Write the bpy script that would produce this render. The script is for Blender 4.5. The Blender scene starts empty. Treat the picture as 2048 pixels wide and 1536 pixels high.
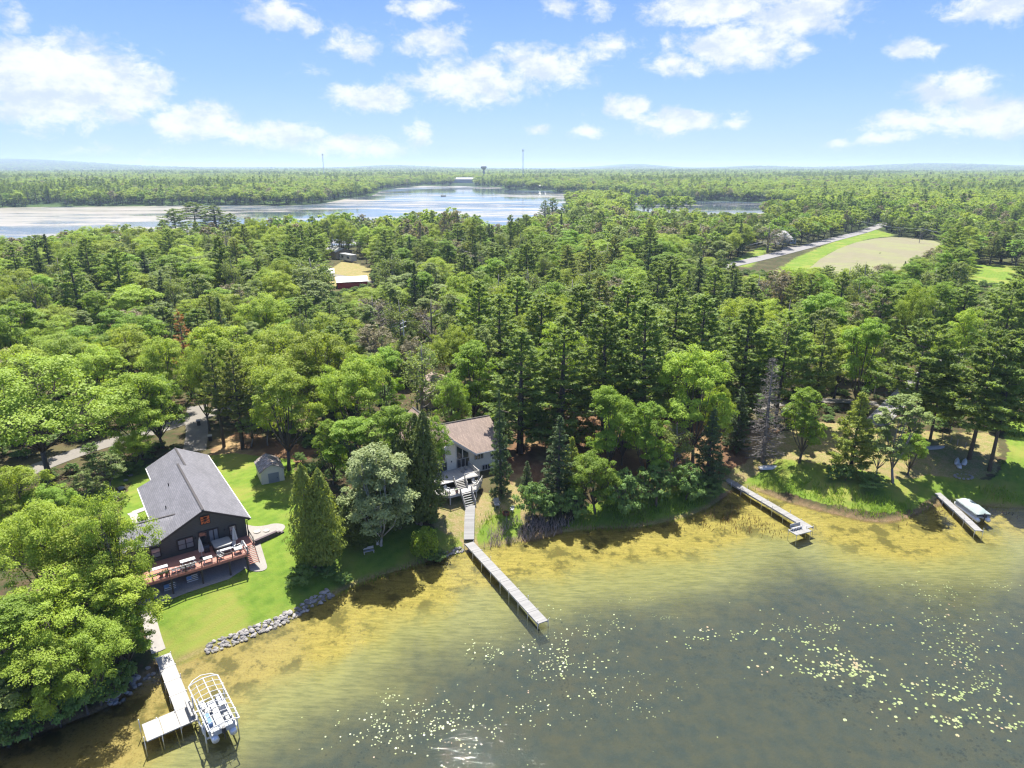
import bpy, math, random
import numpy as np
from mathutils import Vector, Matrix
R = math.radians
rng = np.random.default_rng(7)
random.seed(7)
scene = bpy.context.scene
COL = scene.collection

# ------------------------------------------------------------------ camera
FPX, CAMH, PITCH = 1365.0, 40.0, math.atan((768 - 333) / 1365.0)
SP, CP = math.sin(PITCH), math.cos(PITCH)
def at(px, py, z=0.0):
    u = (px - 1024) / FPX; v = (768 - py) / FPX
    t = (z - CAMH) / (-SP + v * CP)
    return (u * t, (CP + v * SP) * t, z)
def pr(x, y, z):
    dz = z - CAMH
    d = y * CP - dz * SP; up = y * SP + dz * CP
    return (1024 + FPX * x / d, 768 - FPX * up / d, d)
cam = bpy.data.objects.new('camera', bpy.data.cameras.new('camera')); COL.objects.link(cam)
cam.location = (0, 0, CAMH); cam.rotation_euler = (math.pi / 2 - PITCH, 0, 0)
cam.data.sensor_width = 36.0; cam.data.lens = 36.0 * FPX / 2048.0
cam.data.clip_start = 0.5; cam.data.clip_end = 80000
scene.camera = cam

# ------------------------------------------------------------------ object helpers
def tag(o, label=None, cat=None, group=None, kind=None):
    if label: o['label'] = label
    if cat: o['category'] = cat
    if group: o['group'] = group
    if kind: o['kind'] = kind
    return o
def thing(name, label, cat, loc=(0, 0, 0), rz=0.0, group=None):
    o = bpy.data.objects.new(name, None); COL.objects.link(o)
    o.empty_display_size = 0.3
    o.location = loc; o.rotation_euler = (0, 0, rz)
    return tag(o, label, cat, group)
def link(name, me, parent=None, loc=None, rz=0, scl=None):
    o = bpy.data.objects.new(name, me); COL.objects.link(o)
    if parent is not None: o.parent = parent
    if loc is not None: o.location = loc
    if rz: o.rotation_euler = (0, 0, rz)
    if scl is not None: o.scale = scl
    return o
class MB:
    def __init__(s): s.v = []; s.f = []; s.m = []
    def add(s, vs, fs, m=0):
        b = len(s.v); s.v += [tuple(p) for p in vs]
        for q in fs: s.f.append(tuple(b + i for i in q)); s.m.append(m)
        return s
    def box(s, c, d, rz=0.0, m=0, rx=0.0, ry=0.0):
        M = Matrix.Translation(c) @ Matrix.Rotation(rz, 4, 'Z') @ Matrix.Rotation(ry, 4, 'Y') @ Matrix.Rotation(rx, 4, 'X')
        x, y, z = d[0] / 2, d[1] / 2, d[2] / 2
        vs = [M @ Vector(p) for p in ((-x,-y,-z),(x,-y,-z),(x,y,-z),(-x,y,-z),(-x,-y,z),(x,-y,z),(x,y,z),(-x,y,z))]
        return s.add(vs, [(0,3,2,1),(4,5,6,7),(0,1,5,4),(1,2,6,5),(2,3,7,6),(3,0,4,7)], m)
    def bar(s, a, b, w, h=None, m=0):
        a, b = Vector(a), Vector(b); d = b - a; L = d.length
        if L < 1e-6: return s
        h = w if h is None else h
        q = d.to_track_quat('X', 'Z').to_matrix().to_4x4()
        M = Matrix.Translation((a + b) / 2) @ q
        x, y, z = L / 2, w / 2, h / 2
        vs = [M @ Vector(p) for p in ((-x,-y,-z),(x,-y,-z),(x,y,-z),(-x,y,-z),(-x,-y,z),(x,-y,z),(x,y,z),(-x,y,z))]
        return s.add(vs, [(0,3,2,1),(4,5,6,7),(0,1,5,4),(1,2,6,5),(2,3,7,6),(3,0,4,7)], m)
    def tube(s, pts, rad, n=6, m=0, caps=True):
        pts = [Vector(p) for p in pts]
        if not hasattr(rad, '__len__'): rad = [rad] * len(pts)
        rings = []
        for i, p in enumerate(pts):
            d = (pts[min(i + 1, len(pts) - 1)] - pts[max(i - 1, 0)])
            if d.length < 1e-7: d = Vector((0, 0, 1))
            d.normalize()
            a = d.orthogonal().normalized() if i == 0 else (a - d * a.dot(d)).normalized()
            b = d.cross(a)
            rings.append([p + (a * math.cos(2 * math.pi * k / n) + b * math.sin(2 * math.pi * k / n)) * rad[i] for k in range(n)])
        vs = [q for r in rings for q in r]; fs = []
        for i in range(len(rings) - 1):
            for k in range(n):
                k2 = (k + 1) % n
                fs.append((i * n + k, i * n + k2, (i + 1) * n + k2, (i + 1) * n + k))
        if caps:
            fs.append(tuple(range(n - 1, -1, -1))); fs.append(tuple((len(rings) - 1) * n + k for k in range(n)))
        return s.add(vs, fs, m)
    def prism(s, poly, z0, z1, m=0):
        n = len(poly)
        vs = [(p[0], p[1], z0) for p in poly] + [(p[0], p[1], z1) for p in poly]
        return s.add(vs, [tuple(range(n - 1, -1, -1)), tuple(range(n, 2 * n))] + [(i, (i + 1) % n, n + (i + 1) % n, n + i) for i in range(n)], m)
    def extr(s, poly, d, m=0):            # planar 3-D polygon thickened along vector d
        n = len(poly); d = Vector(d)
        vs = [Vector(p) for p in poly] + [Vector(p) + d for p in poly]
        return s.add(vs, [tuple(range(n - 1, -1, -1)), tuple(range(n, 2 * n))] + [(i, (i + 1) % n, n + (i + 1) % n, n + i) for i in range(n)], m)
    def lathe(s, prof, c=(0, 0, 0), n=10, m=0):
        vs = []; fs = []
        for r, z in prof:
            for k in range(n):
                a = 2 * math.pi * k / n; vs.append((c[0] + r * math.cos(a), c[1] + r * math.sin(a), c[2] + z))
        for i in range(len(prof) - 1):
            for k in range(n):
                k2 = (k + 1) % n; fs.append((i * n + k, i * n + k2, (i + 1) * n + k2, (i + 1) * n + k))
        fs.append(tuple(range(n - 1, -1, -1))); fs.append(tuple((len(prof) - 1) * n + k for k in range(n)))
        return s.add(vs, fs, m)
    def mesh(s, name, mats, smooth=False):
        me = bpy.data.meshes.new(name); me.from_pydata(s.v, [], s.f)
        for q in (mats if isinstance(mats, (list, tuple)) else [mats]): me.materials.append(q)
        me.polygons.foreach_set('material_index', s.m)
        if smooth: me.polygons.foreach_set('use_smooth', [True] * len(me.polygons))
        me.update(); return me
    def build(s, name, mats, parent=None, loc=None, rz=0, smooth=False):
        return link(name, s.mesh(name, mats, smooth), parent, loc, rz)
def np_mesh(name, V, F4, mat_idx=None, mats=(), smooth=False):
    me = bpy.data.meshes.new(name)
    nv, nf = len(V), len(F4); k = F4.shape[1]
    me.vertices.add(nv); me.vertices.foreach_set('co', np.ascontiguousarray(V, dtype=np.float32).ravel())
    me.loops.add(nf * k); me.loops.foreach_set('vertex_index', np.ascontiguousarray(F4, dtype=np.int32).ravel())
    me.polygons.add(nf); me.polygons.foreach_set('loop_start', np.arange(0, nf * k, k, dtype=np.int32))
    for q in mats: me.materials.append(q)
    if mat_idx is not None: me.polygons.foreach_set('material_index', np.asarray(mat_idx, dtype=np.int32))
    if smooth: me.polygons.foreach_set('use_smooth', np.ones(nf, dtype=bool))
    me.update(calc_edges=True); return me

# ------------------------------------------------------------------ materials
class NT:
    def __init__(s, tree): s.t = tree; s.n = tree.nodes; s.l = tree.links
    def node(s, typ, **kw):
        n = s.n.new(typ)
        for k, v in kw.items(): setattr(n, k, v)
        return n
    def set(s, sock, v):
        if hasattr(v, 'links') or isinstance(v, bpy.types.NodeSocket): s.l.new(v, sock)
        else: sock.default_value = v
    def math(s, op, a, b=None, c=None, clamp=False):
        n = s.node('ShaderNodeMath', operation=op, use_clamp=clamp)
        s.set(n.inputs[0], a)
        if b is not None: s.set(n.inputs[1], b)
        if c is not None: s.set(n.inputs[2], c)
        return n.outputs[0]
    def mix(s, f, a, b, blend='MIX'):
        n = s.node('ShaderNodeMix', data_type='RGBA', blend_type=blend)
        s.set(n.inputs[0], f); s.set(n.inputs[6], a if not isinstance(a, tuple) or len(a) == 4 else a + (1,))
        s.set(n.inputs[7], b if not isinstance(b, tuple) or len(b) == 4 else b + (1,))
        return n.outputs[2]
    def noise(s, vec, scale, detail=3, rough=.55, dist=0):
        n = s.node('ShaderNodeTexNoise'); s.l.new(vec, n.inputs['Vector']) if vec is not None else None
        n.inputs['Scale'].default_value = scale; n.inputs['Detail'].default_value = detail
        n.inputs['Roughness'].default_value = rough; n.inputs['Distortion'].default_value = dist
        return n.outputs['Fac']
    def ramp(s, f, lo, hi):
        n = s.node('ShaderNodeMapRange', interpolation_type='SMOOTHSTEP'); s.set(n.inputs[0], f)
        s.set(n.inputs[1], lo); s.set(n.inputs[2], hi); return n.outputs[0]
    def mapping(s, vec, scale=(1, 1, 1), rot=(0, 0, 0), loc=(0, 0, 0)):
        n = s.node('ShaderNodeMapping'); s.l.new(vec, n.inputs[0])
        n.inputs['Scale'].default_value = scale; n.inputs['Rotation'].default_value = rot; n.inputs['Location'].default_value = loc
        return n.outputs[0]
    def bump(s, h, strength=.3, dist=.05):
        n = s.node('ShaderNodeBump'); s.l.new(h, n.inputs['Height']); n.inputs['Strength'].default_value = strength
        n.inputs['Distance'].default_value = dist; return n.outputs[0]
def newmat(name):
    m = bpy.data.materials.new(name); m.use_nodes = True
    t = NT(m.node_tree); t.n.clear(); out = t.node('ShaderNodeOutputMaterial'); return m, t, out
def plain(name, col, rough=.7, var=.15, scale=6, metal=0.0, bump=0.0, spec=.4, stretch=(1, 1, 1)):
    m, t, out = newmat(name); b = t.node('ShaderNodeBsdfPrincipled'); t.l.new(b.outputs[0], out.inputs[0])
    tc = t.node('ShaderNodeTexCoord').outputs['Object']
    v = t.mapping(tc, scale=stretch)
    f = t.noise(v, scale, 5); g = t.noise(tc, .6, 2)
    k = t.math('ADD', t.math('MULTIPLY', t.math('SUBTRACT', f, .5), 2 * var), t.math('MULTIPLY', t.math('SUBTRACT', g, .5), var))
    c = t.mix(1.0, tuple(col) + (1,), t.math('ADD', k, 1.0), 'MULTIPLY')
    t.l.new(c, b.inputs['Base Color'])
    b.inputs['Roughness'].default_value = rough; b.inputs['Metallic'].default_value = metal; b.inputs['Specular IOR Level'].default_value = spec
    if bump: t.l.new(t.bump(f, bump, .03), b.inputs['Normal'])
    return m
def foliage(name, c1, c2, trans=.45, var=.3, hue=.012, tint=(1.22, 1.15, .55), rough=.55):
    """leaf: diffuse + translucent; colours differ from plant to plant and clump to clump"""
    m, t, out = newmat(name)
    oi = t.node('ShaderNodeObjectInfo'); tc = t.node('ShaderNodeTexCoord').outputs['Object']
    nz = t.noise(tc, .45, 2); nf = t.noise(tc, 3.2, 2)
    f = t.math('ADD', t.math('MULTIPLY', oi.outputs['Random'], .55), t.math('MULTIPLY', t.ramp(nz, .35, .65), .45))
    c = t.mix(f, c1, c2)
    wn = t.node('ShaderNodeTexWhiteNoise', noise_dimensions='1D'); t.l.new(t.math('MULTIPLY', oi.outputs['Random'], 91.7), wn.inputs['W'])
    val = t.math('ADD', t.math('MULTIPLY', t.math('SUBTRACT', wn.outputs['Value'], .5), var), t.math('ADD', .75, t.math('MULTIPLY', nf, .5)))
    hs = t.node('ShaderNodeHueSaturation'); t.l.new(c, hs.inputs['Color']); t.l.new(val, hs.inputs['Value'])
    t.l.new(t.math('ADD', .5, t.math('MULTIPLY', t.math('SUBTRACT', oi.outputs['Random'], .5), hue * 2)), hs.inputs['Hue'])
    d = t.node('ShaderNodeBsdfPrincipled'); t.l.new(hs.outputs[0], d.inputs['Base Color']); d.inputs['Roughness'].default_value = rough
    d.inputs['Specular IOR Level'].default_value = .25
    tr = t.node('ShaderNodeBsdfTranslucent'); t.l.new(t.mix(1.0, hs.outputs[0], tint + (1,), 'MULTIPLY'), tr.inputs['Color'])
    ms = t.node('ShaderNodeMixShader'); ms.inputs[0].default_value = trans
    t.l.new(d.outputs[0], ms.inputs[1]); t.l.new(tr.outputs[0], ms.inputs[2]); t.l.new(ms.outputs[0], out.inputs[0])
    return m
FM = {
 'oak': foliage('oak_leaf', (.235, .330, .030), (.330, .420, .055), .46),
 'maple': foliage('maple_leaf', (.155, .268, .026), (.250, .370, .044), .46),
 'aspen': foliage('aspen_leaf', (.165, .235, .058), (.265, .320, .098), .42),
 'poplar': foliage('poplar_leaf', (.235, .29, .115), (.31, .36, .16), .4),
 'pine': foliage('pine_needle', (.160, .242, .058), (.245, .325, .080), .52, hue=.008),
 'redpine': foliage('red_pine_needle', (.185, .235, .065), (.24, .28, .08), .5, hue=.01),
 'spruce': foliage('spruce_needle', (.075, .128, .050), (.125, .18, .07), .4, hue=.008),
 'cedar': foliage('cedar_spray', (.225, .300, .055), (.320, .370, .080), .5, hue=.006),
 'darkcedar': foliage('dark_cedar_spray', (.100, .140, .032), (.140, .18, .042), .42, hue=.006),
 'weep': foliage('larch_needle', (.22, .33, .035), (.29, .38, .05), .45),
 'bush': foliage('bush_leaf', (.110, .205, .045), (.185, .280, .075), .42),
 'brown': foliage('new_bud_leaf', (.19, .17, .09), (.25, .22, .13), .3),
 'blossom': foliage('white_blossom', (.62, .60, .56), (.7, .68, .64), .3, tint=(1, 1, 1)),
 'deadneedle': foliage('dead_twig', (.13, .115, .110), (.18, .16, .15), .15, tint=(1, 1, 1)),
 'rust': foliage('rusty_needle', (.32, .15, .045), (.36, .20, .06), .3),
}
BARK = plain('bark', (.085, .070, .056), .9, .35, 5, bump=.4, stretch=(3, 3, .5))
BARKL = plain('grey_bark', (.20, .18, .16), .9, .3, 5, bump=.3, stretch=(3, 3, .5))
BARKD = plain('dead_wood', (.15, .135, .12), .95, .3, 6)
BARKW = plain('white_bark', (.30, .29, .265), .9, .25, 5)
# ------------------------------------------------------------------ tree meshes
def cards(C, N, L, W, rg, up=None):
    """rhombus leaf cards: centres C, normals N, length L, width W; UP = preferred long axis"""
    n = len(C)
    N = N / (np.linalg.norm(N, axis=1, keepdims=True) + 1e-9)
    A = rg.normal(size=(n, 3)) if up is None else up
    A = A - N * np.sum(A * N, axis=1, keepdims=True); A /= (np.linalg.norm(A, axis=1, keepdims=True) + 1e-9)
    B = np.cross(N, A)
    L = np.asarray(L).reshape(-1, 1) * np.ones((n, 1)); W = np.asarray(W).reshape(-1, 1) * np.ones((n, 1))
    V = np.empty((n, 4, 3))
    V[:, 0] = C - A * L * .5; V[:, 1] = C + B * W * .5 - A * L * .08; V[:, 2] = C + A * L * .5; V[:, 3] = C - B * W * .5 - A * L * .08
    return V.reshape(-1, 3), np.arange(4 * n).reshape(n, 4)
def unit(v): return v / (np.linalg.norm(v, axis=-1, keepdims=True) + 1e-9)
PROTO = {}      # kind -> list of dict(crown=mesh, trunk=mesh, h, w)
def reg(kind, name, V, F, leafmat, wood, woodmat, h, w):
    crown = np_mesh(name + '_crown', V, F, mats=[leafmat]); trunk = wood.mesh(name + '_trunk', woodmat, True)
    PROTO.setdefault(kind, []).append(dict(crown=crown, trunk=trunk, h=h, w=w))
def broad(kind, name, seed, Rr, H, hb, lobes, clumps, leaves, leaf, mat, wood=None, flat=.75, openness=0.0, limb=.11, lobe_r=.46, trk=1.0):
    rg = np.random.default_rng(seed); wood = wood or BARK
    cz, az = (H + hb) / 2, (H - hb) / 2
    # lobes of the crown
    Lc = []
    k = 0
    for i in range(lobes):
        th = 2 * math.pi * (i * .618 + rg.uniform(0, .15)); u = rg.uniform(-.55, .95) if i else .95
        rr = rg.uniform(.48, .72) if i else .25
        s = math.sqrt(max(0, 1 - u * u))
        Lc.append((math.cos(th) * s * rr * Rr * 1.15, math.sin(th) * s * rr * Rr * 1.15, cz + u * az * (.62 if u > 0 else .75)))
    Lc = np.array(Lc); Lr = Rr * lobe_r * rg.uniform(.8, 1.2, lobes)
    C = []; 
    while len(C) < clumps:
        i = rg.integers(lobes); d = unit(rg.normal(size=3)); d[2] = d[2] * flat + .25; d = unit(d)
        p = Lc[i] + d * Lr[i] * rg.uniform(.72, 1.05) * np.array([1, 1, .85])
        q = (np.linalg.norm((p - Lc) / np.array([1, 1, .85]), axis=1) / Lr); q[i] = 9
        if q.min() < .62: continue
        if p[2] < hb * .8: continue
        C.append(p)
    C = np.array(C)
    rc = Rr * .155 * rg.uniform(.65, 1.35, clumps)
    n = clumps * leaves; ci = np.repeat(np.arange(clumps), leaves)
    d = unit(rg.normal(size=(n, 3))); d[:, 2] = np.where(d[:, 2] < -.2, -d[:, 2] * .8, d[:, 2]); d = unit(d)
    P = C[ci] + d * (rc[ci] * rg.uniform(.35, 1.12, n) ** .7)[:, None] * np.array([1.15, 1.15, .72])
    out = unit(C[ci] - np.array([0, 0, cz - az * .5]))
    N = d * .55 + out * .35 + np.array([0, 0, .85]) + rg.normal(size=(n, 3)) * .45
    V, F = cards(P, N, leaf * rg.uniform(.75, 1.35, n), leaf * .68 * rg.uniform(.8, 1.2, n), rg)
    # inner loose leaves
    m = int(n * .10 * (1 - openness)); d2 = unit(rg.normal(size=(m, 3)))
    li = rg.integers(0, lobes, m)
    P2 = Lc[li] + d2 * (Lr[li] * rg.uniform(.2, .9, m))[:, None]
    V2, F2 = cards(P2, rg.normal(size=(m, 3)) + np.array([0, 0, .5]), leaf * 1.15, leaf * .8, rg)
    V = np.concatenate([V, V2]); F = np.concatenate([F, F2 + len(F) * 4])
    w = MB(); tr = (H * .016 + .05) * trk
    fork = hb * rg.uniform(.75, 1.0) + .6
    top = np.array([rg.normal() * .25, rg.normal() * .25, fork])
    w.tube([(0, 0, -.8), (0, 0, .25), (top[0] * .5, top[1] * .5, fork * .5), tuple(top)], [tr * 1.5, tr * 1.1, tr * .9, tr * .8], 8)
    for i in range(lobes):
        e = Lc[i]; mid = top * .5 + e * .5 + np.array([0, 0, -.08 * np.linalg.norm(e - top)]) + rg.normal(size=3) * .15
        r0 = tr * rg.uniform(.42, .6)
        w.tube([tuple(top * .97), tuple(mid), tuple(e)], [r0, r0 * .65, r0 * .33], 5)
        near = np.argsort(np.linalg.norm(C - e, axis=1))[:max(3, int(clumps / lobes * .8))]
        for j in near:
            s0 = mid * .4 + e * .6 if rg.random() < .5 else e
            a = (s0 + C[j]) / 2 + rg.normal(size=3) * .12
            w.tube([tuple(s0), tuple(a), tuple(C[j])], [r0 * .3, r0 * .2, r0 * .08], 4, caps=False)
    reg(kind, name, V, F, mat, w, wood, H, 2 * Rr * 1.12)
def conifer(kind, name, seed, H, hb, Rr, dz, per, tufts, mat, wood=None, droop=0.0, rise=.25, shape=.8, needle=.42, wid=.1, ncard=6, rnd=.35, inner=.35, fan=.33, top_len=.35, bare=0, trk=1.0):
    rg = np.random.default_rng(seed); wood = wood or BARK
    w = MB(); tr = (H * .0135 + .05) * trk
    w.tube([(0, 0, -.8), (0, 0, H * .4), (0, 0, H * .97)], [tr * 1.25, tr * .8, .02], 7)
    Cs, Os = [], []
    z = hb
    while z < H - .15:
        t = (z - hb) / (H - hb)
        Lz = Rr * ((1 - t) ** shape) * (1 if t > .18 else .75 + 1.4 * t) + top_len * (1 - t * .5) * .4
        k = max(3, int(per * (1 - .3 * t)))
        a0 = rg.uniform(0, 6.28)
        for j in range(k):
            a = a0 + 6.283 * j / k + rg.normal() * .22
            L = Lz * rg.uniform(1 - rnd, 1 + rnd * .6)
            if rg.random() < .1: L *= .5
            sl = rise * (.3 + 1.0 * t) - droop * (1 - t) + rg.normal() * .07
            dirv = np.array([math.cos(a), math.sin(a), 0.0]); zb = z + rg.uniform(-.3, .3) * dz
            def bp(s): return np.array([dirv[0] * L * s, dirv[1] * L * s, zb + L * (sl * s + .10 * s * s)])
            w.tube([tuple(bp(0)), tuple(bp(.55)), tuple(bp(.97))], [tr * .26 * (1 - .6 * t), tr * .16 * (1 - .6 * t), .012], 3 if not bare else 4, caps=False)
            nt = max(3, int(tufts * (L / Rr) ** 1.1))
            side = np.array([-dirv[1], dirv[0], 0])
            s = inner + (1 - inner) * rg.random(nt) ** .75
            lat = rg.uniform(-1, 1, nt) * fan * L * (1.15 - s) * 1.1
            if bare:
                for q in range(bare):
                    s0 = rg.uniform(.3, .95); p0 = bp(s0); e = p0 + (dirv * .5 + side * rg.choice([-1, 1]) * .8) * L * .28 * (1.1 - s0) + np.array([0, 0, -.12 * L])
                    w.tube([tuple(p0), tuple(e)], [.018, .006], 3, caps=False)
            P = np.stack([dirv[0] * L * s + side[0] * lat, dirv[1] * L * s + side[1] * lat, zb + L * (sl * s + .10 * s * s) + rg.normal(size=nt) * .07], 1)
            Cs.append(P); Os.append(np.tile(dirv * .8 + np.array([0, 0, .35]), (nt, 1)) + side * (lat / (L + .01))[:, None] * 1.5)
        z += dz * rg.uniform(.75, 1.25) * (1 - .35 * t)
    # leader
    m = max(5, int(tufts * .5)); Cs.append(np.stack([rg.normal(size=m) * .08, rg.normal(size=m) * .08, H - rg.random(m) * H * .06], 1)); Os.append(np.tile([0, 0, 1.0], (m, 1)))
    C = np.concatenate(Cs); O = np.concatenate(Os); n = len(C) * ncard
    ii = np.repeat(np.arange(len(C)), ncard)
    ax = unit(O[ii] * .75 + rg.normal(size=(n, 3)) * .62)
    P = C[ii] + ax * needle * .4 + rg.normal(size=(n, 3)) * .05
    N = rg.normal(size=(n, 3)) * .6 + np.array([0, 0, .75])
    V, F = cards(P, N, needle * rg.uniform(.7, 1.3, n), wid * rg.uniform(.7, 1.4, n), rg, up=ax)
    reg(kind, name, V, F, mat, w, wood, H, 2 * Rr * (.84 if kind == 'pine' else .95))
def flame(kind, name, seed, H, Rr, tips, n, mat, leaf=.26):
    """columnar cedar: one or two tapering spires of upright sprays"""
    rg = np.random.default_rng(seed); w = MB(); Ps, Ns = [], []
    for (ox, oy, hh, rr) in tips:
        w.tube([(ox * .3, oy * .3, -.6), (ox, oy, hh * .35), (ox, oy, hh * .96)], [.17, .12, .02], 6)
        k = int(n * hh * rr / sum(a[2] * a[3] for a in tips))
        t = rg.random(k) ** 1.25
        prof = np.clip(np.minimum((1 - t) ** .62 * 1.12, .52 + 2.2 * t), 0, 1)
        a = rg.uniform(0, 6.283, k)
        lump = 1 + .16 * np.sin(a * 5 + t * 19) + .12 * np.sin(a * 9 - t * 31) + .10 * np.sin(a * 3 + t * 47)
        r = rr * prof * lump * (1 - .55 * rg.random(k) ** 2.4)
        zz = 1.0 + t * (hh - 1.0)
        Ps.append(np.stack([ox + r * np.cos(a), oy + r * np.sin(a), zz], 1))
        Ns.append(np.stack([np.cos(a), np.sin(a), .8 * np.ones(k)], 1))
    P = np.concatenate(Ps); N = np.concatenate(Ns) + rg.normal(size=(len(P), 3)) * .55
    up = np.tile([0, 0, 1.0], (len(P), 1)) + rg.normal(size=(len(P), 3)) * .4 + N * .35
    V, F = cards(P, N, leaf * rg.uniform(.7, 1.5, len(P)), leaf * .45, rg, up=up)
    reg(kind, name, V, F, mat, w, BARKL, H, 2 * Rr)
def twigs(kind, name, seed, H, hb, Rr, leaves, mat, wood, depth=4, leaf=.22):
    """open tree: real branching skeleton to fine twigs, thin foliage at the ends"""
    rg = np.random.default_rng(seed); w = MB(); ends = []
    def grow(p, d, L, r, lev):
        q = p + d * L; mid = p + d * L * .5 + rg.normal(size=3) * L * .06
        w.tube([tuple(p), tuple(mid), tuple(q)], [r, r * .8, r * .62], 5 if lev < 2 else 3, caps=False)
        if lev >= depth: ends.append(q); ends.append(mid); return
        for k in range(3 if lev < 3 else 4):
            nd = unit(d * .9 + rg.normal(size=3) * .62 + np.array([0, 0, .12])); grow(q if k else mid, nd, L * rg.uniform(.55, .8), r * .55, lev + 1)
    tr = H * .014 + .04
    w.tube([(0, 0, -.6), (0, 0, hb), (0, 0, hb + .4)], [tr * 1.2, tr, tr * .9], 7)
    for z in np.linspace(hb, H * .72, 6):
        f = (H - z) / (H - hb)
        for k in range(2):
            a = rg.uniform(0, 6.28); grow(np.array([0, 0, z]), unit(np.array([math.cos(a), math.sin(a), .9])), Rr * .42 * (.5 + .5 * f), tr * .45, 1)
    w.tube([(0, 0, hb), (0.1, 0, H * .75), (0, .1, H * .95)], [tr * .9, tr * .5, .02], 6)
    E = np.array(ends); sx = Rr / np.percentile(np.linalg.norm(E[:, :2], axis=1), 95); 
    n = leaves; ii = rg.integers(0, len(E), n)
    P = E[ii] + rg.normal(size=(n, 3)) * .22
    V, F = cards(P, rg.normal(size=(n, 3)) + np.array([0, 0, .6]), leaf * rg.uniform(.7, 1.3, n), leaf * .7, rg)
    reg(kind, name, V, F, mat, w, wood, float(E[:, 2].max()), 2 * float(np.percentile(np.linalg.norm(E[:, :2], axis=1), 97)))
def weeper(kind, name, seed, H, Rr, mat):
    rg = np.random.default_rng(seed); w = MB(); Ps = []; Us = []
    w.tube([(0, 0, -.4), (.1, 0, H * .5), (-.15, 0, H * .95)], [.09, .07, .03], 6)
    for i in range(46):
        a = rg.uniform(0, 6.28); z0 = H * rg.uniform(.55, 1.0); L = Rr * rg.uniform(.5, 1.05) * (1.25 - .5 * z0 / H)
        e = np.array([math.cos(a) * L, math.sin(a) * L, z0 + .05]); drop = z0 * rg.uniform(.55, .92)
        w.tube([(0, 0, z0 - .2), tuple(e * .6 + np.array([0, 0, .5 * (z0) * .4])), tuple(e), tuple(e + np.array([0, 0, -drop * .6]))], [.025, .018, .012, .006], 3, caps=False)
        k = 95; s = rg.random(k)
        p = np.stack([e[0] * np.minimum(1, s * 2.4), e[1] * np.minimum(1, s * 2.4), z0 + .12 - np.clip(s - .4, 0, 1) * drop * 1.5], 1) + rg.normal(size=(k, 3)) * .09
        Ps.append(p)
    P = np.concatenate(Ps); P[:, 2] = np.maximum(P[:, 2], .05); n = len(P)
    V, F = cards(P, rg.normal(size=(n, 3)), .24 * rg.uniform(.6, 1.4, n), .1, rg, up=np.tile([0, 0, -1.0], (n, 1)) + rg.normal(size=(n, 3)) * .4)
    reg(kind, name, V, F, mat, w, BARK, H, 2 * Rr)

# near, full detail
broad('oak', 'oak', 11, 5.2, 12.5, 2.2, 12, 135, 165, .225, FM['oak'])
broad('oak', 'oak', 12, 5.6, 12.0, 2.0, 12, 135, 165, .225, FM['oak'], flat=.9)
broad('oak', 'oak', 13, 4.9, 13.5, 2.4, 11, 130, 165, .225, FM['oak'])
broad('oak', 'oak', 14, 5.4, 12.8, 1.8, 13, 150, 155, .225, FM['oak'])
broad('openoak', 'open_oak', 15, 5.8, 12.5, 4.0, 13, 120, 150, .215, FM['oak'], openness=.8, lobe_r=.40)
broad('maple', 'maple', 21, 3.9, 13.5, 1.4, 11, 130, 150, .22, FM['maple'], flat=1.0)
broad('maple', 'maple', 22, 3.6, 12.5, 1.2, 12, 125, 150, .22, FM['maple'], flat=1.0)
broad('maple', 'maple', 23, 4.2, 12.0, 1.2, 12, 135, 150, .22, FM['maple'], flat=.9)
broad('aspen', 'aspen', 31, 2.6, 12.5, 1.8, 10, 105, 75, .23, FM['aspen'], BARKL, trk=.6, flat=1.0, openness=.6)
broad('aspen', 'aspen', 32, 3.0, 11.0, 1.4, 11, 105, 75, .23, FM['aspen'], BARKL, trk=.6, flat=1.0, openness=.5)
broad('poplar', 'poplar', 33, 3.8, 11.5, .4, 20, 230, 95, .25, FM['poplar'], BARKW, trk=.7, flat=1.0, openness=.9, lobe_r=.36)
broad('bush', 'bush', 41, 1.5, 2.4, .25, 7, 60, 60, .17, FM['bush'], flat=1.0)
broad('bush', 'bush', 42, 1.7, 2.0, .2, 8, 60, 60, .17, FM['bush'], flat=1.0)
broad('blossom', 'blossom_tree', 43, 3.0, 6.0, 1.0, 8, 70, 60, .3, FM['blossom'], flat=1.0)
broad('brown', 'budding_oak', 44, 4.0, 11.0, 3.0, 10, 90, 55, .28, FM['brown'], BARKL, openness=.8)
conifer('pine', 'white_pine', 51, 19.0, 2.6, 3.9, .95, 7, 38, FM['pine'], needle=.46, wid=.16, rise=.40, shape=.62)
conifer('pine', 'white_pine', 52, 20.0, 2.2, 4.1, 1.05, 7, 38, FM['pine'], needle=.46, wid=.16, rise=.34, shape=.66, rnd=.42)
conifer('pine', 'white_pine', 53, 18.0, 3.4, 3.8, 1.0, 7, 38, FM['pine'], needle=.46, wid=.16, rise=.46, shape=.55, rnd=.42)
conifer('pine', 'tall_pine', 56, 19.5, 6.5, 5.6, 1.0, 6, 60, FM['pine'], trk=.62, needle=.5, wid=.17, rise=.30, shape=.5, rnd=.45)
conifer('youngpine', 'young_pine', 54, 9.0, .9, 2.4, .6, 7, 34, FM['cedar'], rise=.3, shape=.8, needle=.36)
conifer('redpine', 'red_pine', 55, 17.0, 6.0, 3.2, .95, 7, 34, FM['redpine'], wid=.13, rise=.3, shape=.5, rnd=.4, needle=.42)
conifer('spruce', 'spruce', 61, 13.0, .6, 2.2, .62, 7, 28, FM['spruce'], droop=.28, rise=.1, shape=.9, rnd=.2, needle=.26, wid=.11, inner=.15)
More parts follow.
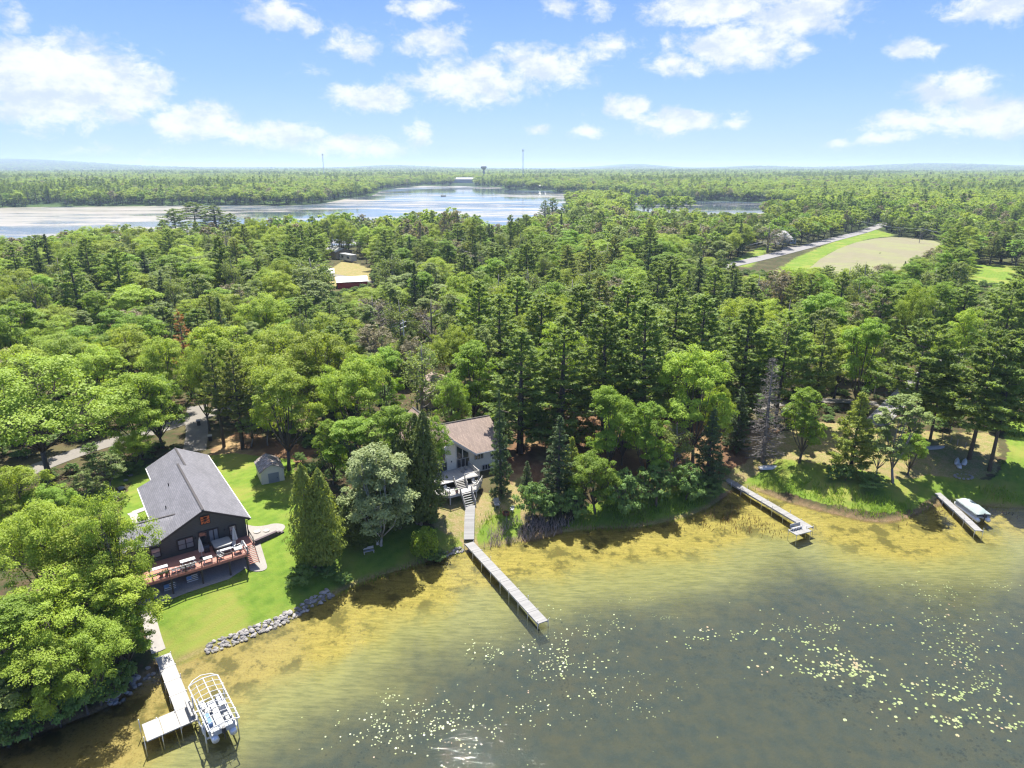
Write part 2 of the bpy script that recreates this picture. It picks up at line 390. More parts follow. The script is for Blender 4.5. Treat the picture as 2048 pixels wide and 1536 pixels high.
conifer('spruce', 'spruce', 62, 14.0, 1.0, 2.5, .66, 7, 28, FM['spruce'], droop=.22, rise=.12, shape=.85, rnd=.28, needle=.28, wid=.11, inner=.15)
conifer('dead', 'dead_spruce', 63, 12.0, .8, 2.2, .5, 8, 9, FM['deadneedle'], BARKD, droop=.25, rise=.1, shape=.85, rnd=.35, needle=.34, wid=.03, ncard=3, bare=5)
conifer('rust', 'rusty_pine', 64, 15.0, 4.0, 2.6, .95, 6, 16, FM['rust'], rise=.1, shape=.7, rnd=.45, needle=.36)
flame('cedar', 'cedar', 71, 9.6, 2.3, [(-.55, .1, 9.6, 1.75), (.8, -.1, 9.1, 1.85), (.2, .3, 7.5, 2.0)], 17000, FM['cedar'])
flame('darkcedar', 'dark_cedar', 72, 11.0, 2.1, [(-.7, .1, 10.2, 1.8), (.9, 0, 11.0, 1.9), (.1, .5, 9.6, 2.0), (.1, -.5, 8.6, 2.0)], 19000, FM['darkcedar'])
twigs('bare', 'bare_tree', 81, 10.0, 2.2, 3.6, 700, FM['brown'], BARKL, 4)
twigs('thin', 'thin_tree', 82, 10.5, 2.2, 3.6, 3600, FM['aspen'], BARKL, 4)
weeper('weep', 'weeping_larch', 91, 2.7, 1.25, FM['weep'])
# light versions for the distance
broad('oak_far', 'far_oak', 111, 5.4, 12.0, 2.5, 9, 62, 20, .85, FM['oak'])
broad('oak_far', 'far_oak', 112, 5.0, 13.0, 2.5, 9, 62, 20, .85, FM['oak'])
broad('maple_far', 'far_maple', 113, 4.2, 13.0, 2.0, 9, 58, 20, .75, FM['maple'], flat=1.0)
broad('aspen_far', 'far_aspen', 114, 3.2, 12.0, 2.0, 8, 50, 18, .65, FM['aspen'], BARKL, flat=1.0)
conifer('pine_far', 'far_pine', 115, 18.0, 4.0, 3.6, 1.5, 5, 9, FM['pine'], rise=.2, shape=.75, needle=1.0, wid=.45, ncard=4)
conifer('spruce_far', 'far_spruce', 116, 15.0, .8, 2.5, 1.2, 5, 8, FM['spruce'], droop=.2, rise=.1, shape=.85, needle=.85, wid=.3, ncard=4, inner=.15)
broad('brown_far', 'far_budding', 117, 4.2, 11.0, 2.5, 9, 55, 14, .7, FM['brown'], BARKL)
# ------------------------------------------------------------------ terrain
def inpoly(X, Y, poly):
    r = np.zeros(X.shape, bool); n = len(poly)
    for i in range(n):
        x0, y0 = poly[i][0], poly[i][1]; x1, y1 = poly[(i + 1) % n][0], poly[(i + 1) % n][1]
        c = ((y0 > Y) != (y1 > Y))
        if y0 != y1: r ^= c & (X < (x1 - x0) * (Y - y0) / (y1 - y0) + x0)
    return r
def segdist(X, Y, line, closed=False):
    d = np.full(X.shape, 1e9); n = len(line)
    for i in range(n if closed else n - 1):
        ax, ay = line[i][0], line[i][1]; bx, by = line[(i + 1) % n][0], line[(i + 1) % n][1]
        vx, vy = bx - ax, by - ay; L2 = vx * vx + vy * vy + 1e-9
        t = np.clip(((X - ax) * vx + (Y - ay) * vy) / L2, 0, 1)
        d = np.minimum(d, np.hypot(X - ax - t * vx, Y - ay - t * vy))
    return d
SHORE_PX = [(-420, 1600), (-150, 1530), (0, 1492), (80, 1462), (150, 1440), (225, 1408), (262, 1372), (306, 1342), (318, 1318), (352, 1326), (385, 1312), (413, 1300), (470, 1280), (560, 1243), (620, 1212), (662, 1190), (700, 1172), (760, 1150), (830, 1130), (880, 1112), (925, 1100), (960, 1096), (1000, 1088), (1080, 1076), (1120, 1064), (1180, 1056), (1250, 1056), (1320, 1046), (1400, 1024), (1440, 998), (1470, 975), (1500, 972), (1540, 990), (1600, 1010), (1680, 1030), (1750, 1045), (1800, 1040), (1850, 1018), (1890, 1004), (1960, 1010), (2048, 1016), (2200, 1022), (2500, 1030)]
def smoothline(p, it=2):
    for _ in range(it):
        q = [p[0]]
        for a, b in zip(p[:-1], p[1:]):
            q += [(a[0] * .75 + b[0] * .25, a[1] * .75 + b[1] * .25), (a[0] * .25 + b[0] * .75, a[1] * .25 + b[1] * .75)]
        p = q + [p[-1]]
    return p
SHORE = smoothline([at(*q)[:2] for q in SHORE_PX], 1)
SHORE = [(-4000, -900), (-400, -60), (-120, 5)] + SHORE + [(150, 70), (400, 40), (5000, -600)]
LAND = SHORE + [(60000, -600), (60000, 90000), (-60000, 90000), (-60000, -900)]
FAR_PX = [(1545, 416), (1525, 405), (1440, 402), (1340, 404), (1245, 393), (1190, 389), (1110, 385), (1100, 381), (1010, 380), (1000, 374), (920, 372), (850, 371), (790, 377), (760, 382), (742, 392), (700, 396), (640, 408), (560, 412), (470, 410), (300, 412), (150, 413), (0, 415), (-300, 420)]
FARLAKE = [(-700, 320), (-400, 335), (-150, 350), (0, 400), (40, 480), (50, 640), (56, 800), (90, 850), (118, 810), (122, 640), (175, 605), (270, 640), (330, 690)] + [at(*q)[:2] for q in FAR_PX]
def hills(X, Y):
    r = np.hypot(X, Y)
    a = np.clip((r - 3000) / 6000, 0, 1)
    h = 12 * np.sin(X / 2100 + 1.2) * np.sin(Y / 1700 + .4) + 14 * np.sin(X / 900 + Y / 2300) + 9 * np.sin(X / 430 - Y / 1300 + 2)
    az = np.arctan2(X, Y)
    ridge = 34 * np.exp(-((az + .60) / .13) ** 2) + 26 * np.exp(-((az - .17) / .05) ** 2) + 18 * np.exp(-((az + .16) / .06) ** 2) + 16 * np.exp(-((az - .52) / .10) ** 2) + 12 * np.exp(-((az - .33) / .05) ** 2)
    rid = np.clip((r - 6000) / 3000, 0, 1) * ridge * 2.6
    return a * (h * .55 + 4) + rid
def height(X, Y):
    X = np.asarray(X, float); Y = np.asarray(Y, float)
    d = segdist(X, Y, SHORE); s = np.where(inpoly(X, Y, LAND), d, -d)
    fd = segdist(X, Y, FARLAKE, True); f = np.where(inpoly(X, Y, FARLAKE), -fd, fd)
    land = 3.2 * (1 - np.exp(-(np.maximum(s, 0) / 6.6) ** 1.2)) + .10
    un = np.clip((s - 25) / 60, 0, 1) * (.7 * np.sin(X / 31 + 1) * np.sin(Y / 37) + .8 * np.sin(X / 83 - Y / 61))
    z = land + un
    z = np.where(f < 60, np.minimum(z, .15 + np.maximum(f, 0) * .06 + 0 * z), z)
    bed = -.28 * (1 - np.exp(-np.maximum(-s, 0) / 1.2)) - .055 * np.maximum(-s, 0)
    z = np.where(s < 0, np.maximum(bed, -2.4), z)
    z = np.where(f < 0, np.maximum(-.3 - .02 * fd, -2), z)
    return z + np.where((s > 0) & (f > 0), hills(X, Y), 0), s, f
def hz(x, y): return float(height(np.array([x]), np.array([y]))[0][0])
def axis(lo, hi, step, gl, gr, far_l, far_r):
    a = list(np.arange(lo, hi + step * .5, step)); s = step; x = a[-1]; up = []
    while x < far_r: s *= gr; x += s; up.append(x)
    s = step; x = a[0]; dn = []
    while x > far_l: s *= gl; x -= s; dn.append(x)
    return np.array(dn[::-1] + a + up)
GX = axis(-62, 92, .55, 1.05, 1.05, -24000, 24000); GY = axis(33, 112, .55, 1.12, 1.042, -300, 27000)
TX, TY = np.meshgrid(GX, GY); nx, ny = len(GX), len(GY)
TZ, TS, TF = height(TX, TY)
def poly_px(px, z=2.5): return [at(a, b, z)[:2] for a, b in px]
def mask(poly, feather):
    d = segdist(TX, TY, poly, True); s = np.where(inpoly(TX, TY, poly), d, -d)
    return np.clip(.5 + s / (2 * feather), 0, 1)
P_LAWN = [poly_px([(318, 1312), (352, 1322), (412, 1296), (560, 1240), (660, 1188), (760, 1148), (880, 1108), (925, 1096), (928, 1060), (850, 1045), (700, 1060), (600, 1010), (590, 940), (470, 925), (425, 930), (300, 945), (262, 985), (225, 1000), (210, 985), (262, 945), (300, 920), (255, 1010), (200, 1230), (290, 1250)], 1.8),
          poly_px([(955, 1090), (1000, 1080), (1045, 1060), (1040, 1010), (985, 1030), (955, 1050)], 1.6),
          poly_px([(1440, 962), (1520, 955), (1650, 990), (1760, 1010), (1830, 1000), (1870, 975), (1960, 1005), (2048, 1012), (2250, 1020), (2250, 960), (1990, 960), (1860, 950), (1800, 960), (1700, 950), (1560, 925)], 1.6),
          poly_px([(1985, 955), (2020, 900), (2000, 850), (2060, 820), (2300, 860), (2300, 960)], 3)]
P_LAWN.append(poly_px([(1110, 1064), (1180, 1054), (1250, 1055), (1320, 1045), (1400, 1023), (1440, 997), (1440, 960), (1380, 975), (1300, 1000), (1180, 1018)], .6))
P_DRY = [poly_px([(860, 1000), (1000, 990), (1040, 960), (1060, 1010), (1040, 1040), (985, 1060), (960, 1070), (925, 1085), (870, 1050), (850, 1020)], 2),
         poly_px([(1430, 935), (1560, 870), (1640, 850), (1760, 850), (1880, 870), (1990, 870), (2000, 930), (1880, 965), (1800, 965), (1700, 950), (1560, 930), (1480, 960)], 2.8),
         poly_px([(640, 558), (690, 520), (748, 545), (740, 572), (690, 585), (620, 575)], 3)]
P_LITTER = [poly_px([(430, 925), (420, 880), (480, 860), (560, 880), (640, 900), (590, 935), (500, 925)], 3.3), poly_px([(1000, 950), (1040, 850), (1100, 800), (1250, 830), (1450, 850), (1440, 930), (1300, 950), (1130, 940), (1060, 990)], 3), poly_px([(1440, 880), (1470, 850), (1560, 860), (1520, 910), (1450, 940)], 3)]
P_GREEN_FAR = [poly_px([(1930, 565), (1945, 528), (2060, 535), (2200, 560), (2060, 575)], 3), poly_px([(1540, 548), (1592, 514), (1742, 459), (1795, 471), (1735, 480), (1655, 509), (1605, 548)], 3), poly_px([(1440, 530), (1560, 480), (1500, 535)], 3)]
def union(ps, f): 
    m = np.zeros(TX.shape)
    for p in ps: m = np.maximum(m, mask(p, f))
    return m
lawn = np.maximum(union(P_LAWN, .8), union(P_GREEN_FAR, 4)); dry = union(P_DRY, 1.5); lit = union(P_LITTER, 2.0)
zone = np.stack([lawn, dry, lit, np.clip(-TS / 40, 0, 1)], -1)
sand = np.clip(1 - np.abs(TS) / .6, 0, 1)
leftw = np.clip((-14 - TX) / 14, 0, 1)
farw = np.clip((np.hypot(TX, TY) - 250) / 350, 0, 1)
zone2 = np.stack([sand, leftw, farw, np.ones_like(sand)], -1)
idx = np.arange(nx * ny).reshape(ny, nx)
TF4 = np.stack([idx[:-1, :-1], idx[:-1, 1:], idx[1:, 1:], idx[1:, :-1]], -1).reshape(-1, 4)
# ground material
m, t, out = newmat('ground_mix'); b = t.node('ShaderNodeBsdfPrincipled'); t.l.new(b.outputs[0], out.inputs[0])
pos = t.node('ShaderNodeNewGeometry').outputs['Position']
a1 = t.node('ShaderNodeAttribute', attribute_name='zone'); s1 = t.node('ShaderNodeSeparateColor'); t.l.new(a1.outputs['Color'], s1.inputs[0])
a2 = t.node('ShaderNodeAttribute', attribute_name='zone2'); s2 = t.node('ShaderNodeSeparateColor'); t.l.new(a2.outputs['Color'], s2.inputs[0])
n_f = t.noise(pos, 6.0, 4, .65); n_m = t.noise(pos, .9, 4, .6); n_l = t.noise(pos, .16, 3, .6); n_g = t.noise(pos, 22, 3, .7)
def edge(x): return t.ramp(t.math('ADD', x, t.math('MULTIPLY', t.math('SUBTRACT', n_m, .5), .9)), .42, .58)
wood = t.mix(t.ramp(n_m, .38, .62), (.075, .052, .030), (.040, .050, .018)); wood = t.mix(t.ramp(n_l, .45, .65), wood, (.085, .075, .035))
wood = t.mix(s2.outputs[2], wood, t.mix(t.ramp(t.noise(pos, .012, 5, .6), .35, .65), (.050, .085, .020), (.020, .040, .016)))
lawnc = t.mix(t.ramp(n_m, .3, .7), (.085, .148, .018), (.138, .195, .026)); lawnc = t.mix(t.ramp(n_l, .46, .66), lawnc, (.20, .205, .045)); mow = t.node('ShaderNodeTexWave'); t.l.new(t.mapping(pos, rot=(0, 0, R(38))), mow.inputs[0]); mow.inputs['Scale'].default_value = .32; mow.inputs['Distortion'].default_value = 1.2; mow.inputs['Detail'].default_value = 3; lawnc = t.mix(t.math('MULTIPLY', mow.outputs[1], .30), lawnc, (.15, .23, .03)); lawnc = t.mix(t.math('MULTIPLY', t.ramp(n_f, .55, .75), .5), lawnc, (.21, .20, .07))
lawnc = t.mix(t.math('MULTIPLY', t.ramp(n_g, .45, .75), .45), lawnc, (.05, .10, .012))
dryc = t.mix(t.ramp(n_m, .35, .65), (.235, .18, .08), (.15, .16, .042)); dryc = t.mix(t.ramp(n_f, .45, .7), dryc, (.28, .225, .125))
litc = t.mix(t.ramp(n_f, .3, .7), (.17, .092, .050), (.105, .066, .038)); litc = t.mix(t.ramp(n_l, .5, .65), litc, (.25, .175, .085))
c = t.mix(edge(s1.outputs[2]), wood, litc); c = t.mix(edge(s1.outputs[1]), c, dryc); c = t.mix(edge(s1.outputs[0]), c, lawnc)
c = t.mix(t.math('MULTIPLY', s2.outputs[0], .85), c, t.mix(t.ramp(n_f, .35, .65), (.26, .175, .095), (.15, .10, .05)))
# lake bed: gold sand and algae, then weed
dep = t.math('ADD', a1.outputs['Alpha'], t.math('MULTIPLY', t.math('SUBTRACT', n_l, .5), .18))
dep = t.math('ADD', dep, t.math('MULTIPLY', t.math('SUBTRACT', n_m, .5), .07))
st = t.noise(t.mapping(pos, scale=(.45, 2.8, 1), rot=(0, 0, R(-24))), 1.5, 6, .7)  # streaks imitate light refracted by ripples, painted into the bed colour
gold = t.mix(t.ramp(st, .35, .65), (.285, .240, .072), (.185, .165, .048)); gold = t.mix(s2.outputs[1], gold, (.235, .19, .075))
gold = t.mix(t.math('MULTIPLY', t.ramp(t.noise(pos, .36, 5, .65), .50, .62), .85), gold, (.075, .072, .026))
gold = t.mix(t.math('MULTIPLY', t.ramp(n_f, .5, .68), .6), gold, (.13, .09, .03))
gold = t.mix(t.math('MULTIPLY', t.ramp(t.noise(pos, 1.3, 5, .7), .56, .66), .7), gold, (.085, .075, .030)); oliv = t.mix(t.ramp(st, .35, .7), (.20, .20, .088), (.118, .124, .055))
weed = t.mix(t.ramp(n_m, .4, .65), (.066, .070, .046), (.038, .048, .038)); weed = t.mix(t.math('MULTIPLY', t.ramp(t.noise(pos, .22, 4, .6), .5, .7), .8), weed, (.085, .075, .038))
bed = t.mix(t.ramp(dep, .12, .24), gold, oliv); bed = t.mix(t.ramp(dep, .23, .46), bed, weed)
c = t.mix(t.ramp(t.math('ADD', a1.outputs['Alpha'], t.math('MULTIPLY', t.math('SUBTRACT', n_f, .5), .012)), .004, .014), c, bed)
t.l.new(c, b.inputs['Base Color']); b.inputs['Roughness'].default_value = .95; b.inputs['Specular IOR Level'].default_value = .1
t.l.new(t.bump(t.math('ADD', n_f, t.math('MULTIPLY', n_g, .5)), .55, .12), b.inputs['Normal'])
GROUND = m
me = np_mesh('ground', np.stack([TX.ravel(), TY.ravel(), TZ.ravel()], 1), TF4, mats=[GROUND], smooth=True)
for nm, arr in (('zone', zone), ('zone2', zone2)):
    at_ = me.color_attributes.new(nm, 'FLOAT_COLOR', 'POINT'); at_.data.foreach_set('color', np.ascontiguousarray(arr.reshape(-1, 4), dtype=np.float32).ravel())
ground = link('ground', me); tag(ground, kind='structure')

# ------------------------------------------------------------------ water
def water_mat(name, far=False):
    m, t, out = newmat(name); pos = t.node('ShaderNodeNewGeometry').outputs['Position']
    p1 = t.mapping(pos, scale=(.32, 1.25, 1), rot=(0, 0, R(-24)))
    if not far:
        h = t.math('ADD', t.math('MULTIPLY', t.noise(p1, 1.25, 3, .55, .3), 1.0), t.math('MULTIPLY', t.noise(t.mapping(pos, scale=(.6, 1.5, 1), rot=(0, 0, R(-32))), 4.2, 3, .6), .42))
        calm = t.ramp(t.noise(pos, .045, 3, .5), .35, .6)
        nrm = t.node('ShaderNodeBump'); t.l.new(h, nrm.inputs['Height']); nrm.inputs['Distance'].default_value = .060
        t.l.new(t.math('ADD', .30, t.math('MULTIPLY', calm, .5)), nrm.inputs['Strength']); nrm = nrm.outputs[0]
        fr = t.node('ShaderNodeFresnel'); fr.inputs['IOR'].default_value = 1.36; t.l.new(nrm, fr.inputs['Normal'])
        g = t.node('ShaderNodeBsdfGlossy'); g.inputs['Roughness'].default_value = .045; t.l.new(nrm, g.inputs['Normal'])
        tr = t.node('ShaderNodeBsdfTransparent'); tr.inputs['Color'].default_value = (.95, .955, .88, 1)
        da = t.node('ShaderNodeAttribute', attribute_name='zone'); nl = t.noise(pos, .16, 3, .6); nm_ = t.noise(pos, .8, 4, .6)
        dp = t.math('ADD', da.outputs['Alpha'], t.math('MULTIPLY', t.math('SUBTRACT', nl, .5), .22))
        mk = t.math('MULTIPLY', t.ramp(dp, .20, .50), .50)
        df = t.node('ShaderNodeBsdfDiffuse'); t.l.new(t.mix(t.ramp(nm_, .35, .65), (.050, .064, .052), (.066, .072, .048)), df.inputs['Color'])
        m2 = t.node('ShaderNodeMixShader'); t.l.new(mk, m2.inputs[0]); t.l.new(tr.outputs[0], m2.inputs[1]); t.l.new(df.outputs[0], m2.inputs[2])
        ms = t.node('ShaderNodeMixShader'); t.l.new(fr.outputs[0], ms.inputs[0]); t.l.new(m2.outputs[0], ms.inputs[1]); t.l.new(g.outputs[0], ms.inputs[2])
        t.l.new(ms.outputs[0], out.inputs[0]); return m
    sepx = t.node('ShaderNodeSeparateXYZ'); t.l.new(pos, sepx.inputs[0])
    # far lake: open blue ripples, calm reaches, mats of lily pads
    big = t.noise(t.mapping(pos, scale=(.45, 1, 1)), .0046, 4, .6, .4); fine = t.noise(t.mapping(pos, scale=(.35, 1, 1)), .035, 5, .68)
    pads = t.ramp(t.math('ADD', t.math('ADD', big, t.math('MULTIPLY', t.ramp(sepx.outputs[0], -150, -420), .11)), t.math('MULTIPLY', t.math('SUBTRACT', fine, .5), .9)), .46, .66)
    rip = t.ramp(t.noise(t.mapping(pos, scale=(.4, 1, 1), loc=(200, 40, 0)), .0034, 3, .5, .6), .44, .52)
    nb = t.node('ShaderNodeBump'); t.l.new(t.noise(pos, .9, 3, .6), nb.inputs['Height']); nb.inputs['Distance'].default_value = .5
    t.l.new(t.math('ADD', .01, t.math('MULTIPLY', rip, .10)), nb.inputs['Strength'])
    b = t.node('ShaderNodeBsdfPrincipled'); b.inputs['IOR'].default_value = 1.33; t.l.new(t.math('ADD', .05, t.math('MULTIPLY', rip, .14)), b.inputs['Roughness'])
    b.inputs['Base Color'].default_value = (.06, .085, .11, 1); t.l.new(nb.outputs[0], b.inputs['Normal'])
    pb = t.node('ShaderNodeBsdfPrincipled'); pb.inputs['Roughness'].default_value = .45
    t.l.new(t.mix(t.ramp(fine, .3, .7), (.20, .185, .11), (.31, .265, .20)), pb.inputs['Base Color'])
    ms = t.node('ShaderNodeMixShader'); t.l.new(t.math('MULTIPLY', pads, .8), ms.inputs[0]); t.l.new(b.outputs[0], ms.inputs[1]); t.l.new(pb.outputs[0], ms.inputs[2])
    t.l.new(ms.outputs[0], out.inputs[0]); return m
kx = np.nonzero((GX > -1500) & (GX < 1500))[0]; ky = np.nonzero(GY < 130)[0]; sub = np.ix_(ky, kx); wi = np.arange(len(kx) * len(ky)).reshape(len(ky), len(kx))
me = np_mesh('lake_water', np.stack([TX[sub].ravel(), TY[sub].ravel(), np.zeros(wi.size)], 1), np.stack([wi[:-1, :-1], wi[:-1, 1:], wi[1:, 1:], wi[1:, :-1]], -1).reshape(-1, 4), mats=[water_mat('near_water')])
za = me.color_attributes.new('zone', 'FLOAT_COLOR', 'POINT'); za.data.foreach_set('color', np.ascontiguousarray(zone[sub].reshape(-1, 4), dtype=np.float32).ravel())
W1 = link('lake_water', me); tag(W1, kind='structure')
W2 = MB().add([(x, y, 0) for x, y in FARLAKE[::-1]], [tuple(range(len(FARLAKE)))])
W2 = W2.build('far_lake_water', water_mat('far_water', True)); tag(W2, kind='structure')

# ------------------------------------------------------------------ sun, sky with clouds, air
SUN_EL, SUN_AZ = R(64), R(-9)
sv = Vector((math.sin(SUN_AZ) * math.cos(SUN_EL), math.cos(SUN_AZ) * math.cos(SUN_EL), math.sin(SUN_EL)))
sun = bpy.data.objects.new('sun', bpy.data.lights.new('sun', 'SUN')); COL.objects.link(sun)
sun.data.energy = 5.0; sun.data.angle = R(.5); sun.data.color = (1.0, .955, .88); sun.rotation_euler = sv.to_track_quat('Z', 'Y').to_euler(); sun.location = (0, 0, 90)
world = bpy.data.worlds.new('World'); scene.world = world; world.use_nodes = True
t = NT(world.node_tree); t.n.clear(); wo = t.node('ShaderNodeOutputWorld'); bg = t.node('ShaderNodeBackground'); t.l.new(bg.outputs[0], wo.inputs[0])
sky = t.node('ShaderNodeTexSky', sky_type='NISHITA'); sky.sun_disc = False; sky.sun_elevation = SUN_EL; sky.sun_rotation = SUN_AZ; sky.altitude = 300; sky.air_density = 1.0; sky.dust_density = .6; sky.ozone_density = 2.0
g = t.node('ShaderNodeTexCoord').outputs['Generated']
sx = t.node('ShaderNodeSeparateXYZ'); t.l.new(g, sx.inputs[0])
az = t.math('ARCTAN2', sx.outputs[0], sx.outputs[1]); el = t.math('ARCSINE', sx.outputs[2])
cb = t.node('ShaderNodeCombineXYZ'); t.l.new(az, cb.inputs[0]); t.l.new(el, cb.inputs[1]); uv = cb.outputs[0]
CLOUDS = [(130,165,175,72,1.15),(90,225,150,32,.8),(235,215,80,40,.7),(330,205,30,12,.3),(25,40,42,36,.65),(555,22,85,36,.75),(615,48,50,28,.65),(705,90,75,42,.6),(865,78,95,42,.75),(620,140,52,28,.5),(745,195,110,32,.85),(940,165,170,55,.85),(1085,130,130,48,.85),(1215,95,95,28,.65),(400,248,95,34,1.0),(555,268,125,34,.8),(705,292,150,28,.8),(838,268,38,42,.7),(200,300,200,16,.42),(60,270,80,16,.42),(330,318,120,8,.4),(850,8,85,26,.75),(1120,12,55,26,.65),(1195,18,36,28,.65),(1420,15,160,36,.85),(1600,30,125,44,.85),(1475,90,150,44,.9),(1370,128,85,28,.75),(1590,95,60,22,.65),(1525,128,26,10,.5),(1820,95,58,28,.75),(1992,8,85,32,.85),(1260,218,60,30,.9),(1355,243,105,32,.85),(1170,265,42,20,.75),(1075,262,42,16,.65),(1470,246,40,18,.7),(1160,220,32,24,.45),(1670,293,34,14,.75),(1905,180,85,34,.85),(1800,243,85,24,.8),(1985,232,115,42,.95),(1775,275,60,16,.7)]
dn = t.node('ShaderNodeTexNoise'); t.l.new(uv, dn.inputs['Vector']); dn.inputs['Scale'].default_value = 17; dn.inputs['Detail'].default_value = 6; dn.inputs['Roughness'].default_value = .62
off = t.node('ShaderNodeVectorMath', operation='MULTIPLY_ADD'); t.l.new(dn.outputs['Color'], off.inputs[0]); off.inputs[1].default_value = (.045, .034, 0); off.inputs[2].default_value = (-.0225, -.017, 0)
ad = t.node('ShaderNodeVectorMath', operation='ADD'); t.l.new(uv, ad.inputs[0]); t.l.new(off.outputs[0], ad.inputs[1]); uvd = ad.outputs[0]
acc = None
for (cx, cy, rx, ry, s) in CLOUDS:
    d = Vector(((cx - 1024) / FPX, CP + (768 - cy) / FPX * SP, -SP + (768 - cy) / FPX * CP)); d.normalize()
    a0, e0 = math.atan2(d.x, d.y), math.asin(d.z); ra, re = rx / FPX * .84, ry / FPX * .84
    q = t.node('ShaderNodeVectorMath', operation='MULTIPLY_ADD'); t.l.new(uvd, q.inputs[0]); q.inputs[1].default_value = (1 / ra, 1 / re, 0); q.inputs[2].default_value = (-a0 / ra, -e0 / re, 0)
    ln = t.node('ShaderNodeVectorMath', operation='LENGTH'); t.l.new(q.outputs[0], ln.inputs[0])
    k = t.math('MULTIPLY_ADD', ln.outputs['Value'], -s * .62, s)
    acc = k if acc is None else t.math('MAXIMUM', acc, k)
fb = t.noise(t.mapping(uv, scale=(1, 1.6, 1)), 28, 10, .68, .3)
# unseen cloud overhead, added and thickened for more fill light
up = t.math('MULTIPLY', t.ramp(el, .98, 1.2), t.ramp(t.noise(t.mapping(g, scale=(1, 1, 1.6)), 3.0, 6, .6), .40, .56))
dens = t.ramp(t.math('ADD', acc, t.math('MULTIPLY', t.math('SUBTRACT', fb, .5), 1.15)), .26, .66)
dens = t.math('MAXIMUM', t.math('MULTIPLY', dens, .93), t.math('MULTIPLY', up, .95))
ST = .0855
g1 = t.mix(t.ramp(el, -.02, .13), (2.25, 3.25, 4.6), (1.40, 2.50, 4.75)); g1 = t.mix(t.ramp(el, .07, .34), g1, (.50, 1.32, 4.15)); g1 = t.mix(t.ramp(el, .5, 1.3), g1, (.42, 1.05, 3.0))
skyc = t.mix(.90, sky.outputs[0], g1)
shade = t.mix(t.ramp(t.noise(t.mapping(uv, scale=(1, 1.6, 1), loc=(0, .012, 0)), 19, 6, .62), .36, .60), (3.25, 3.7, 4.5), (4.75, 4.85, 5.05))
shade = t.mix(t.ramp(el, .95, 1.15), shade, (9, 8.9, 8.7)); col = t.mix(dens, skyc, shade)  # overhead cloud out of view made extra bright to lift the ambient light
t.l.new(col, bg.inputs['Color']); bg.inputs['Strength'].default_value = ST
scene.view_settings.view_transform = 'Standard'; scene.view_settings.look = 'None'; scene.view_settings.gamma = 1; scene.view_settings.exposure = 1.38
HZ = MB().box((0, 13000, 57), (46000, 26800, 126)).build('haze', None)
HZ.data.materials.clear()
hm = bpy.data.materials.new('air'); hm.use_nodes = True; tt = NT(hm.node_tree); tt.n.clear(); o_ = tt.node('ShaderNodeOutputMaterial'); pv = tt.node('ShaderNodeVolumePrincipled')
pv.inputs['Color'].default_value = (.62, .78, 1, 1); pv.inputs['Density'].default_value = 1.15e-4; pv.inputs['Anisotropy'].default_value = .2
tt.l.new(pv.outputs[0], o_.inputs['Volume']); HZ.data.materials.append(hm); tag(HZ, 'faint blue air over the woods and lakes', 'haze', kind='stuff')
scene.cycles.max_bounces = 8; scene.cycles.diffuse_bounces = 5; scene.cycles.transmission_bounces = 5; scene.cycles.transparent_max_bounces = 12; scene.cycles.glossy_bounces = 3; scene.cycles.volume_bounces = 0
scene.cycles.sample_clamp_indirect = 6
scene.cycles.use_denoising = True; scene.cycles.use_adaptive_sampling = False; scene.cycles.filter_width = 1.3

# ------------------------------------------------------------------ draped sheets
def ribbon(name, pts, width, mat, off=.04, step=.8, nw=5, wob=.0):
    P = [np.array(p[:2], float) for p in smoothline([tuple(p[:2]) for p in pts], 3)]
    Q = [P[0]]
    for p in P[1:]:
        L = np.linalg.norm(p - Q[-1])
        k = int(L / step)
        for i in range(1, k + 1): Q.append(Q[-1] + (p - Q[-1]) / (k - i + 1))
    Q = np.array(Q); T = np.gradient(Q, axis=0); T = T / (np.linalg.norm(T, axis=1, keepdims=True) + 1e-9); Nn = np.stack([-T[:, 1], T[:, 0]], 1)
    wv = np.ones(len(Q)) * width * (1 + wob * (rng.random(len(Q)) - .5))
    V = np.concatenate([Q[:, None, :] + Nn[:, None, :] * (np.linspace(-.5, .5, nw)[None, :, None] * wv[:, None, None])], 1).reshape(-1, 2)
    Z = height(V[:, 0], V[:, 1])[0] + off
    n = len(Q); ix = np.arange(n * nw).reshape(n, nw)
    F = np.stack([ix[:-1, :-1], ix[:-1, 1:], ix[1:, 1:], ix[1:, :-1]], -1).reshape(-1, 4)[:, ::-1]
    return tag(link(name, np_mesh(name, np.column_stack([V, Z]), F, mats=[mat], smooth=True)), kind='structure')
def patch(name, poly, mat, off=.04, step=.6, rings=14, sm=2):
    p = smoothline([tuple(q[:2]) for q in poly] + [tuple(poly[0][:2])], sm)[:-1]
    P = []
    for a, b in zip(p, p[1:] + p[:1]):
        k = max(1, int(math.dist(a, b) / step)); P += [(a[0] + (b[0] - a[0]) * i / k, a[1] + (b[1] - a[1]) * i / k) for i in range(k)]
    P = np.array(P); c = P.mean(0); n = len(P)
    V = np.concatenate([c + (P - c) * r for r in np.linspace(.02, 1, rings)]); Z = height(V[:, 0], V[:, 1])[0] + off
    ix = np.arange(n * rings).reshape(rings, n); r2 = np.roll(ix, -1, 1)
    F = np.stack([ix[:-1], ix[1:], r2[1:], r2[:-1]], -1).reshape(-1, 4)
    return tag(link(name, np_mesh(name, np.column_stack([V, Z]), F, mats=[mat], smooth=True)), kind='structure')
GRAVEL = plain('pale_gravel', (.25, .23, .205), .95, .35, 9, bump=.5)
DIRT = plain('gravel_lane', (.165, .15, .13), .95, .25, 3, bump=.3)
ASPH = plain('road_asphalt', (.18, .172, .165), .9, .12, 2)
PAVE = plain('concrete_paving', (.31, .285, .25), .9, .18, 2.5)
